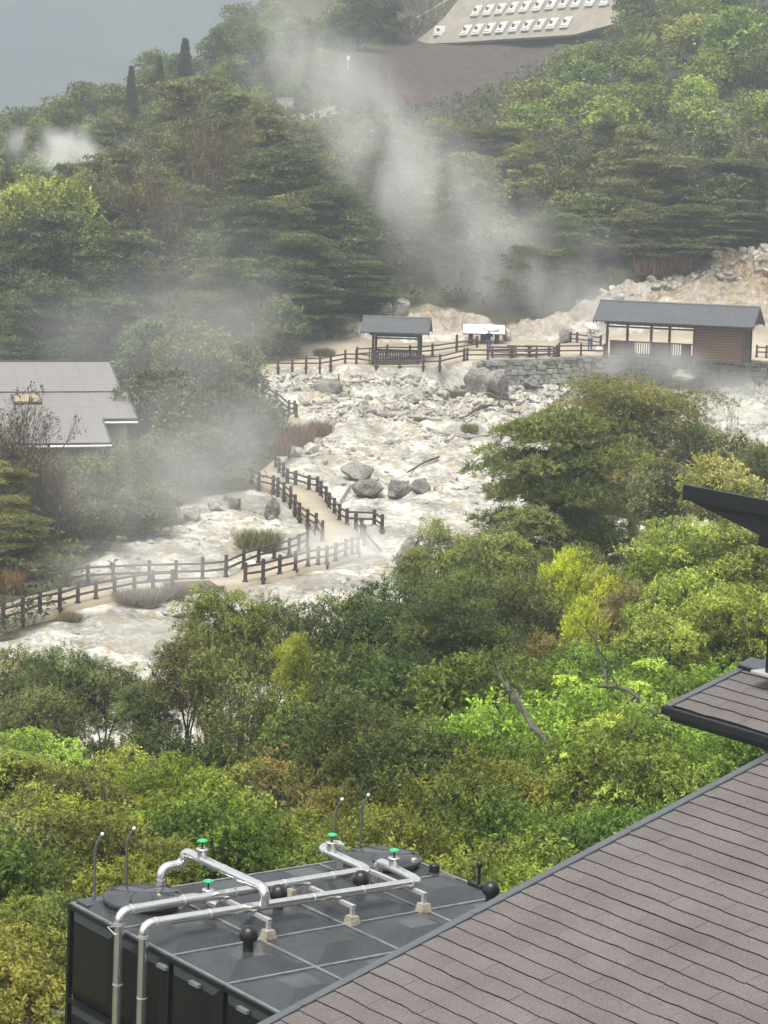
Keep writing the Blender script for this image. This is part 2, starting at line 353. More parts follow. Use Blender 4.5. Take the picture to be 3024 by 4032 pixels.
# soften the mask by one blur step
def blur(a, k=1):
    for _ in range(k):
        b = a.copy(); b[1:-1, 1:-1] = (a[:-2, 1:-1]+a[2:, 1:-1]+a[1:-1, :-2]+a[1:-1, 2:]+a[1:-1, 1:-1]*2)/6; a = b
    return a
rk = blur(rk, 3)
bare = blur(inpoly(GX+wob*.8, GY+wob*1.2, SOILP).astype(float), 1)
flat = np.clip((GY-184.5)/1.5, 0, 1)*np.clip((197-GY)/3, 0, 1)     # upper platform is levelled
rough = rk*(1-flat*.92)
_pp = []
for e0, e1 in (PATH1, PATH2, PATH3):
    for i in range(len(e0)-1):
        for t in np.linspace(0, 1, 6):
            a_ = e0[i]*(1-t)+e0[i+1]*t; b_ = e1[i]*(1-t)+e1[i+1]*t
            for u in (0, .25, .5, .75, 1): _pp.append((a_*(1-u)+b_*u)[:2])
_pp = np.array(_pp); pm = np.zeros_like(GX)
_sel = (GY > 100) & (GY < 176) & (np.abs(GX) < 33); gx_, gy_ = GX[_sel], GY[_sel]; dm = np.full(gx_.shape, 9.0)
for (a_, b_) in _pp: dm = np.minimum(dm, (gx_-a_)**2+(gy_-b_)**2)
pm[_sel] = np.clip(1.6-np.sqrt(dm), 0, 1)
rough = rough*(1-pm)
up = np.clip((GY-160)/14, 0, 1)
nz = (ridged(GX*.22, GY*.34, 5, 11)-.5)*1.5*(.55+.7*up) + (ridged(GX*1.1, GY*1.5, 4, 31)-.5)*.85*(.6+.6*up) + fbm(GX*2.6, GY*2.6, 3, 5)*.18
led = np.abs(((GY*.32+fbm(GX*.10, GY*.10, 3, 8)*3) % 1.0)-.5)*.5
DET = rough*(nz*.8+led*.55-.15)+(1-rk)*fbm(GX*.2, GY*.2, 3, 9)*.3*np.clip((GY-30)/30, 0, 1)
GZ2 = GZ+DET
GZ2 = GZ2-pm*.12
_plx = np.array([p[0] for p in PLF]); _ply = np.array([p[1] for p in PLF]); yw = np.interp(GX, _plx, _ply)
_df = yw-.35-GY; _mx = np.clip((GX-2.0)/2.5, 0, 1)*1.45+.45
GZ2 = GZ2-np.where(_df > 0, _mx*np.exp(-np.clip(_df, 0, None)/6.5), 0)*((GX > -17) & (GX < 45))
GZ2 = GZ2+rk*np.clip((GY-196)/4, 0, 1)*(GY < 230)*((ridged(GX*.45, GY*.60, 5, 71)-.6)*2.2)
ochre = rk*np.clip((GY-195)/5, 0, 1)*np.clip(.75+fbm(GX*.3, GY*.3, 3, 21), 0, 1)
ny, nx = GX.shape
idx = np.arange(nx*ny).reshape(ny, nx)
Fq = np.stack([idx[:-1, :-1], idx[:-1, 1:], idx[1:, 1:], idx[1:, :-1]], -1).reshape(-1, 4)
me = npmesh('ground', np.stack([GX.ravel(), GY.ravel(), GZ2.ravel()], 1), Fq, True, {'rock': ('POINT', rk.ravel()), 'bare': ('POINT', bare.ravel()), 'ochre': ('POINT', ochre.ravel())})
tag(link('ground', me, M_GROUND), kind='structure')
from bisect import bisect_right
def HZ(x, y):
    """height of the built ground (bilinear in the sheet)"""
    i = min(max(bisect_right(xs, x)-1, 0), nx-2); j = min(max(bisect_right(ys, y)-1, 0), ny-2)
    u = (x-xs[i])/(xs[i+1]-xs[i]); v = (y-ys[j])/(ys[j+1]-ys[j])
    return (GZ2[j, i]*(1-u)+GZ2[j, i+1]*u)*(1-v)+(GZ2[j+1, i]*(1-u)+GZ2[j+1, i+1]*u)*v

# ------------------------------------------------------------------ far mountain
def mountain():
    X, Y = np.meshgrid(np.linspace(-1100, 1100, 240), np.linspace(900, 1950, 110))
    t = np.clip((Y-900)/480, 0, 1); t = t*t*(3-2*t)
    Z = 5+t*(185+70*fbm(X/280, Y/280, 4, 4)) + 5*fbm(X/17, Y/17, 3, 6)*t + 14*ridged(X/100, Y/230, 3, 2)*t
    Z = np.minimum(Z, 235); ny_, nx_ = X.shape; id_ = np.arange(nx_*ny_).reshape(ny_, nx_)
    f = np.stack([id_[:-1, :-1], id_[:-1, 1:], id_[1:, 1:], id_[1:, :-1]], -1).reshape(-1, 4)
    m, t_, b = new_mat('distant_forest'); v = wpos(t_); n = noise(t_, .02, 8, .7, v)
    L(t_, ramp(t_, n.outputs[0], [(.4, (.010, .020, .024)), (.62, (.030, .045, .042))]), b.inputs['Base Color']); b.inputs['Roughness'].default_value = 1
    tag(link('hills', npmesh('hills', np.stack([X.ravel(), Y.ravel(), Z.ravel()], 1), f, True), m), kind='structure')
mountain()

# ------------------------------------------------------------------ plants
def nrm(a): return a/(np.linalg.norm(a, axis=-1, keepdims=True)+1e-9)
def rdir(n, rng): return nrm(rng.normal(size=(n, 3)))
def leafquads(C, D, Ln, W, rng):
    n = len(C); s = nrm(np.cross(D, nrm(rng.normal(size=(n, 3))*.5+np.array([0, 0, 1.0]))))
    nn = np.cross(s, D); Ln = Ln[:, None]; W = W[:, None]
    m = C+D*Ln*.45
    V = np.stack([C, m+s*W*.5+nn*W*.12, C+D*Ln-nn*Ln*.08, m-s*W*.5+nn*W*.12], 1).reshape(-1, 3)
    return V
def sprigs(P, S, rng, m=7, shoot=.15, spread=.9, ln=.09, wd=.035, lvar=.35, young=None, cv=None):
    """P sprig bases, S shoot directions -> leaf quads + per-face v (leaf age, painted clump light and shade)"""
    n = len(P); t = np.tile(np.linspace(.15, 1, m), n); Pi = np.repeat(P, m, 0); Si = np.repeat(S, m, 0)
    r = rdir(n*m, rng); r = nrm(r-Si*(r*Si).sum(1, keepdims=True))
    D = nrm(Si*(1-spread*.55)+r*spread+rng.normal(size=(n*m, 3))*.15)
    C = Pi+Si*(t*shoot)[:, None]
    k = 1+lvar*(rng.random(n*m)*2-1)
    V = leafquads(C, D, ln*k, wd*k, rng)
    vc = np.repeat(rng.random(n), m)*.65+rng.random(n*m)*.35
    if cv is not None: vc = np.clip(np.repeat(cv, m)*.62+np.repeat(rng.random(n), m)*.22+rng.random(n*m)*.22-.03, 0, 1)  # clump tone paints lit and shaded clumps over the leaf age
    return V, vc
def tubes(segs, n=4):
    """segs: list of (p0, p1, r0, r1) -> quads"""
    if not len(segs): return np.zeros((0, 3)), np.zeros((0, 4), int)
    p0 = np.array([s[0] for s in segs]); p1 = np.array([s[1] for s in segs]); r0 = np.array([s[2] for s in segs]); r1 = np.array([s[3] for s in segs])
    d = nrm(p1-p0); a = np.where(np.abs(d[:, 2:3]) > .9, np.array([[1., 0, 0]]), np.array([[0, 0, 1.]])); u = nrm(np.cross(d, a)); w_ = np.cross(d, u)
    V = []; m = len(segs)
    for (p, r) in ((p0, r0), (p1+d*r1[:, None]*.5, r1)):
        for k in range(n):
            an = 2*math.pi*k/n; V.append(p+r[:, None]*(math.cos(an)*u+math.sin(an)*w_))
    V = np.stack(V, 1).reshape(-1, 3); b = (np.arange(m)*2*n)[:, None, None]
    f = np.array([[k, (k+1) % n, n+(k+1) % n, n+k] for k in range(n)])[None]
    return V, (b+f).reshape(-1, 4)
def limb(p, d, ln, r, rng, out, steps=5, wig=.25, up=.1, taper=.35):
    p = np.array(p, float); d = np.array(d, float); st = ln/steps; pts = [p.copy()]
    for i in range(steps):
        d = nrm(d+rng.normal(size=3)*wig+np.array([0, 0, up])); q = p+d*st
        out.append((p.copy(), q.copy(), r*(1-(1-taper)*i/steps), r*(1-(1-taper)*(i+1)/steps))); p = q; pts.append(p.copy())
    return pts, d
def mk(name, leafV, leafv, segs, leafm, barkm, tn=4):
    root = bpy.data.objects.new(name, None); COL.objects.link(root); ch = []
    if len(segs):
        V, f = tubes(segs, tn); ch.append(link('trunk', npmesh(name+'_trunk', V, f, True), barkm, root))
    if leafV is not None and len(leafV):
        f = np.arange(len(leafV)).reshape(-1, 4)
        ch.append(link('crown', npmesh(name+'_crown', leafV, f, False, {'v': ('FACE', leafv)}), leafm, root))
    CH[root.name] = ch
    PROTO.append(root); return root
PROTO = []; DEEP = {}
def broadleaf(name, seed, h=6.0, r=2.6, base=.25, clumps=26, per=110, ln=.22, wd=.12, m=4, shoot=.25, cr=.30, bark=None, leaf=None, stems=1, spread=.9, flat=.75, gap=.0, upw=.5, tn=4, lean=.3, deep=0, pack=.62):
    rng = np.random.default_rng(seed); segs = []; cs = []; rs = []
    for k in range(clumps):
        for _ in range(30):
            q = rng.normal(size=3); q /= np.linalg.norm(q); q *= rng.random()**.4
            c = np.array([q[0]*r*(1-cr*.6), q[1]*r*(1-cr*.6), h*(base+(1-base)*(.5+.5*q[2]*(1-cr*.5)))])
            rr = r*cr*(.65+.6*rng.random())
            if all(np.linalg.norm((c-o)*[1, 1, 1.2]) > pack*(rr+p) for o, p in zip(cs, rs)): break
        cs.append(c); rs.append(rr)
    tops = []
    for s in range(stems):
        a = rng.random()*6.28; d = nrm(np.array([math.cos(a)*lean*(stems > 1), math.sin(a)*lean*(stems > 1), 1.0]))
        p0 = np.array([math.cos(a), math.sin(a), 0])*(.12*(stems > 1)*r*.5)-np.array([0, 0, .4])
        if deep: segs.append((p0*.6-np.array([0, 0, deep]), p0, .05, .028*h/(stems**.5)*.55+.02))
        pts, _ = limb(p0, d, h*.72+.4, .028*h/(stems**.5)*.55+.02, rng, segs, 7, .10, .05, .3); tops += pts[2:]
    for c, rr in zip(cs, rs):
        t = min(tops, key=lambda p: np.linalg.norm(p-c)+max(0, p[2]-c[2]+.3)*2)
        mid = (t+c)/2+rng.normal(size=3)*.12*r*.5
        segs.append((t, mid, .012*h*.6, .009*h*.6)); segs.append((mid, c, .009*h*.6, .005*h*.6))
        for _ in range(4):
            q = c+rdir(1, rng)[0]*rr*.8; segs.append((c, q, .004*h*.6+.004, .004))
    P = []; S = []; CV = []
    for c, rr in zip(cs, rs):
        n = int(per*(rr/(r*cr))**2*(.7+.6*rng.random())); d = rdir(n, rng); d = d[d[:, 2] > -.55]; n = len(d)
        rad_ = rr*(.62+.50*rng.random(n)+.35*(rng.random(n) > .9))*(1+.28*np.sin(d[:, 0]*5+seed)*np.cos(d[:, 1]*6))
        p = c+d*rad_[:, None]*np.array([1.1, 1.1, flat]); keep = p[:, 2] > .05*h; p = p[keep]; d = d[keep]
        P.append(p); S.append(nrm(d+np.array([0, 0, upw])+rng.normal(size=d.shape)*.35)); CV.append(np.full(len(p), rng.random()**1.3))
    P = np.concatenate(P); S = np.concatenate(S)
    V, v = sprigs(P, S, rng, m, shoot, spread, ln, wd, cv=np.concatenate(CV))
    o = mk(name, V, v, segs, leaf or M_LEAF, bark or M_BARK, tn); DEEP[o.name] = deep; return o
def pine(name, seed, h=9.0, r=3.2, tiers=9, base=.3, pads=5, tufts=60, tl=.26, tw=.05, blades=4, tn=4, top=.35, padr=.9, rise=.05, ex=1.6, jt=.035):
    """layered pine: horizontal pads of upturned needle tufts"""
    rng = np.random.default_rng(seed); segs = []; P = []; S = []; CV = []
    pts, _ = limb((0, 0, -.5), (0, 0, 1), h*.93+.5, .022*h, rng, segs, 10, .05, .05, .25); pts = np.array(pts)
    for i in range(tiers):
        f = i/(tiers-1); z = h*(base+(.97-base)*f); R = r*(1-(1-top)*f**ex)*(.75+.45*rng.random())*(1 if f < .93 else .55)
        tz = pts[np.argmin(np.abs(pts[:, 2]-z))]; nb = max(3, int(round(6-2.5*f))); a0 = rng.random()*6.28
        for b in range(nb):
            a = a0+6.283*b/nb+rng.normal()*.35; rr = R*(.45+.65*rng.random()); d = np.array([math.cos(a), math.sin(a), rise+.24*rng.normal()]); tz = pts[np.argmin(np.abs(pts[:, 2]-z-rng.normal()*h*jt))]+np.array([0, 0, rng.normal()*h*jt*.3])
            lp, _ = limb(tz, nrm(d), rr, .007*h, rng, segs, 4, .12, .06, .35)
            for k in range(pads):
                q = lp[1+int(rng.random()*(len(lp)-1))] if k else lp[-1]
                c = q+np.array([rng.normal()*.4, rng.normal()*.4, .05+.11*rng.normal()])*r/3
                pr = padr*(.55+.6*rng.random())*r/3.2
                if k: segs.append((q, c, .003*h, .002*h))
                n = int(tufts*(pr/(padr*r/3.2))**2); a1 = rng.random(n)*6.283; q1 = np.sqrt(rng.random(n))
                x = np.cos(a1)*q1*pr; y = np.sin(a1)*q1*pr; zz = pr*.34*(1-q1**2)+rng.normal(size=n)*.07*pr+.06*np.sin(x*6+k)*pr
                CV.append(np.full(n, rng.random())); P.append(c+np.stack([x, y, zz], 1)); S.append(nrm(np.stack([np.cos(a1)*q1*.7, np.sin(a1)*q1*.7, .8+0*q1], 1)+rng.normal(size=(n, 3))*.2))
    P = np.concatenate(P); S = np.concatenate(S)
    V, v = sprigs(P, S, rng, blades, tl*.35, .75, tl, tw, cv=np.concatenate(CV))
    return mk(name, V, v, segs, M_NEEDLE, M_BARK, tn)
def bare(name, seed, h=7.0, n0=7, depth=4, mat=None, buds=0, spread=.55, r0=.10, upw=.12, leafsize=.10, trunkh=.25):
    rng = np.random.default_rng(seed); segs = []; ends = []
    def grow(p, d, ln, r, k):
        pts, dd = limb(p, d, ln, r, rng, segs, 3 if k < depth else 2, .13, upw, .6)
        if k >= depth: ends.append((pts[-1], dd)); return
        for i in range(3 if k else 4):
            a = rdir(1, rng)[0]; a = nrm(a-dd*np.dot(a, dd)); nd = nrm(dd+a*spread*(.6+.8*rng.random()))
            grow(pts[-1-(i % 2)], nd, ln*(.62+.22*rng.random()), r*.55, k+1)
    for i in range(n0):
        a = 6.283*i/n0+rng.random(); grow(np.array([math.cos(a)*.1, math.sin(a)*.1, -.3]), nrm(np.array([math.cos(a)*spread*.8, math.sin(a)*spread*.8, 1.0])), h*(trunkh+.15*rng.random()), r0, 0)
    V = v = None
    if buds:
        P = np.array([e[0] for e in ends]); S = np.array([e[1] for e in ends]); k = rng.random(len(P)) < buds
        V, v = sprigs(P[k], S[k], rng, 5, .18, .8, leafsize, leafsize*.4)
    return mk(name, V, v, segs, M_LEAF, mat or M_TWIG, 3)
def spire(name, seed, h=12.0, r=2.2):
    rng = np.random.default_rng(seed); segs = []; pts, _ = limb((0, 0, -.5), (0, 0, 1), h+.4, .02*h, rng, segs, 8, .02, .05, .15)
    n = 5200; f = rng.random(n)**.75; z = h*(.12+.88*f); a = rng.random(n)*6.283; R = r*(1-f)*(.35+.8*rng.random(n))*(1+.35*np.sin(z*3.3+2*np.sin(a*2)))+.03
    P = np.stack([np.cos(a)*R, np.sin(a)*R, z-R*.25], 1); S = nrm(np.stack([np.cos(a), np.sin(a), .1+.0*z], 1)+rng.normal(size=(n, 3))*.3)
    V, v = sprigs(P, S, rng, 3, .2, .6, .42, .13); return mk(name, V, v, segs, M_NEEDLE, M_BARK, 4)
# far prototypes (about 200 m away)
FAR = {
 'pine': [pine('pine_tree', 11+i, 8.5+i*.5, 3.1, 8, .28, 4, 42, .30, .085, 3, jt=.065) for i in range(4)],
 'broad': [broadleaf('broadleaf_tree', 31+i, 6.5, 2.9, .12, 30, 62, .30, .19, 3, .2, .30) for i in range(4)],
 'bare': [bare('bare_tree', 51+i, 7.5, 4, 4, M_TWIG, .25, .5, .09, .10, .22, .24) for i in range(2)],
 'spire': [spire('conifer_tree', 61, 12.0, 1.9)],
}
# middle distance (90 to 170 m)
MID = {
 'pine': [pine('pine_tree', 81+i, 9, 3.4, 11, .2, 6, 85, .24, .045, 4) for i in range(2)],
 'broad': [broadleaf('broadleaf_tree', 91+i, 4.8, 2.6, .06, 38, 120, .22, .11, 4, .25, .27, tn=4, deep=9, stems=3) for i in range(3)],
 'bigpine': [pine('pine_tree', 75, 12, 4.6, 8, .20, 5, 150, .20, .024, 9, tn=6, top=.18, padr=.78, rise=.22, ex=1.2, jt=.003)],
 'goldpine': [pine('pine_tree', 79, 11, 4.0, 9, .42, 9, 120, .15, .028, 6, tn=6, top=.75, padr=1.2, rise=.10, jt=.015)],
 'bare': [bare('bare_tree', 96+i, 6.5, 6, 5, M_TWIG, .35, .5, .11, .10, .16, .18) for i in range(2)],
}
# near (30 to 80 m)
NEAR = {
 'fine': [broadleaf('evergreen_bush', 101+i, 4.6, 2.3, .06, 62, 105, .105, .045, 9, .24, .20, stems=5, tn=5, spread=.95, deep=9, pack=.85) for i in range(3)],
 'loose': [broadleaf('broadleaf_tree', 111+i, 4.6, 1.8, .08, 50, 50, .13, .046, 8, .26, .20, stems=6, lean=.25, tn=5, spread=1.0, upw=.9, deep=9) for i in range(3)],
 'whorl': [broadleaf('broadleaf_tree', 121+i, 3.4, 2.2, .05, 64, 46, .165, .042, 7, .05, .19, stems=3, flat=.42, tn=6, spread=1.25, upw=1.3, lean=.6, deep=8) for i in range(2)],
 'maple': [broadleaf('maple_tree', 131+i, 4.2, 2.4, .06, 62, 80, .115, .065, 7, .20, .20, stems=3, flat=.40, tn=5, spread=1.2, upw=.1, lean=.5, deep=9, pack=.85) for i in range(2)],
 'twiggy': [bare('twiggy_shrub', 141+i, 5.5, 12, 4, M_TWIGR, .9, .28, .035, .16, .16, .26) for i in range(2)],
 'broadlf': [broadleaf('leafy_shrub', 151+i, 2.6, 1.7, .03, 54, 70, .098, .045, 9, .20, .22, stems=7, tn=5, spread=1.05, lean=.5, deep=6, pack=.85) for i in range(3)],
 'upright': [broadleaf('upright_shrub', 161+i, 3.4, 1.3, .03, 36, 95, .11, .034, 10, .26, .26, stems=8, tn=4, spread=.7, upw=1.5, flat=1.3, lean=.25, deep=8) for i in range(2)],
}
_used = set()
def place(proto, loc, s=(1, 1, 1), rz=0.0, color=(.06, .08, .03), label='', cat='tree', group=None, tilt=(0, 0), name=None):
    o = proto if proto.name not in _used else proto.copy()
    if o is proto: _used.add(proto.name); ch = CH[proto.name]
    else:
        COL.objects.link(o); ch = []
        for c in CH[proto.name]:
            d = c.copy(); COL.objects.link(d); d.parent = o; ch.append(d)
    o.location = loc; o.scale = s if hasattr(s, '__len__') else (s, s, s); o.rotation_euler = (tilt[0], tilt[1], rz)
    for c in ch: c.color = (*color, 1)
    tag(o, label, cat, group); return o
def DIM(p):
    me = CH[p.name][-1].data; a = np.empty(len(me.vertices)*3, np.float32); me.vertices.foreach_get('co', a); a = a.reshape(-1, 3)
    return float(np.percentile(a[:, 2], 99.7)), float(np.percentile(np.hypot(a[:, 0], a[:, 1]), 94)*2)
_dim = {p.name: DIM(p) for p in PROTO}
def plant(kind, bank, qx, qy, D, wpx, color, label, cat='tree', group=None, hmin=2.0, rz=None, sc_h=None, tilt=(0, 0)):
    """tree whose top is seen at (qx, qy) of the 1659 px view from D metres, wpx pixels wide there, rooted in the ground"""
    P = qD(qx, qy, D); z0 = float(HZ(P[0], P[1])); hh = max(P[2]-z0, hmin); pr = bank[kind][int(RNG.integers(len(bank[kind])))]
    dh, dw = _dim[pr.name]; W = wpx*K*D/F; sx = W/dw; sz = (P[2]-z0)/dh if P[2]-z0 > hmin else hmin/dh
    if DEEP.get(pr.name): sz = min(sz, sx*1.15); z0 = P[2]-dh*sz+.1
    return place(pr, (P[0], P[1], z0-.1), (sx, sx, sz), RNG.random()*6.28 if rz is None else rz, color, label, cat, group, tilt)
def jit(c, a=.18):
    k = 1+a*(RNG.random()*2-1); return tuple(max(0, x*k*(1+.10*(RNG.random()*2-1))) for x in c)
G_PINE = (.145, .162, .048); G_DARK = (.100, .120, .038); G_LIGHT = (.20, .255, .055); G_MID = (.115, .15, .042); G_OLIVE = (.135, .155, .058); G_YEL = (.30, .33, .045)
G_BRIGHT = (.24, .33, .07); G_RUST = (.26, .13, .065); G_BROWN = (.15, .115, .055)

# ---- hillside forest behind the shelters
def forest():
    n = 0; pts = []
    y = 201.5
    while y < 395:
        st = 6.0*(1+(y-205)/420); x = -60.0+RNG.random()*st
        while x < 62:
            px_, py_ = x+RNG.normal()*st*.22, y+RNG.normal()*st*.22; x += st
            z = float(HZ(px_, py_)); q = proj((px_, py_, z+6))
            if not (-70 < q[0] < 1730) or q[1] > 900 or q[1] < -60 or (y > 350 and x > 8): continue
            if float(inpoly(px_, py_, SOILP)) or float(inpoly(px_, py_, ROCKP)) or float(inpoly(px_, py_, TRAIL)): continue
            pts.append((px_, py_, z, q))
        y += st*.92
    for (x, y, z, q) in pts:
        # nothing tall in front of the bare soil and the concrete slope
        r = RNG.random(); nse = float(fbm(x*.06, y*.06, 3, 40))
        u, v = q
        if y > 262 and u < 720: kind, c = 'broad', (G_MID if nse > .05 else (.13, .165, .045)); hs_ = .75
        elif u > 1130 and v < 230: kind, c = 'broad', (G_LIGHT if nse > -.05 else G_MID); hs_ = .85
        elif u > 1000 and v < 330: kind, c = ('broad', G_OLIVE) if r < .7 else ('pine', G_PINE); hs_ = .8
        elif u > 1330 and v < 380: kind, c = ('broad', G_OLIVE) if r < .5 else ('pine', G_PINE); hs_ = .85
        elif u < 140 and v < 450: kind, c = 'broad', G_LIGHT; hs_ = .9
        else: kind, c = ('pine', G_PINE if nse > -.1 else G_DARK) if r < .74 else (('broad', G_OLIVE) if r < .96 else ('bare', G_BROWN)); hs_ = 1.0
        if y < 214: hs_ *= .8 if y > 206 else .5
        hs_ *= .85+.3*RNG.random(); top = proj((x, y, z+8.3*hs_)); halfw = 3.0*hs_*F/K/y
        bad = False
        for (bx, by) in ((960, 215), (880, 260), (1100, 150), (1180, 120), (1000, 110), (920, 180), (1120, 60), (1200, 50), (800, 230), (700, 250), (1040, 200), (620, 262), (960, 60), (1300, 18)):
            if abs(top[0]-bx) < halfw*.8 and top[1] < by and y > 225 and y < 345 and top[1]+hs_*8*F/K/y > by-20: bad = True
        if bad: continue
        side = 'left' if u < 560 else ('middle' if u < 1080 else 'right')
        if y > 262 and u < 720: lab, grp = 'green broadleaf tree crowding the misty ridge at upper left', 'broadleaf trees on the upper left ridge'
        elif kind == 'broad' and c in (G_LIGHT,) and u > 1000: lab, grp = 'fresh light green broadleaf tree high on the right hillside', 'light green trees on the upper right hillside'
        elif kind == 'broad' and u > 1000: lab, grp = 'olive broadleaf tree on the right hillside above the long shelter', 'olive broadleaf trees on the right hillside'
        elif kind == 'broad' and c == G_LIGHT: lab, grp = 'bright yellow-green tree at the left edge beside the distant steam', 'bright trees by the distant steam'
        elif kind == 'broad': lab, grp = 'olive broadleaf tree among the dark pines on the %s slope' % side, 'olive broadleaf trees among the %s pines' % side
        elif kind == 'bare': lab, grp = 'leafless brown tree among the dark pines on the %s slope' % side, 'leafless trees among the %s pines' % side
        else: lab, grp = {'left': 'dark layered pine on the slope behind the grey-roofed house', 'middle': 'dark layered pine on the slope behind the small shelter', 'right': 'dark layered pine on the slope behind the long shelter'}[side], 'dark pines on the %s slope' % side
        pr = FAR[kind][int(RNG.integers(len(FAR[kind])))]
        place(pr, (x, y, z-.2), (hs_*(1.0+.2*RNG.random()), hs_*(1.0+.2*RNG.random()), hs_), RNG.random()*6.28, jit(c, .34), lab, 'tree', grp); n += 1
    return n
NFOREST = forest()
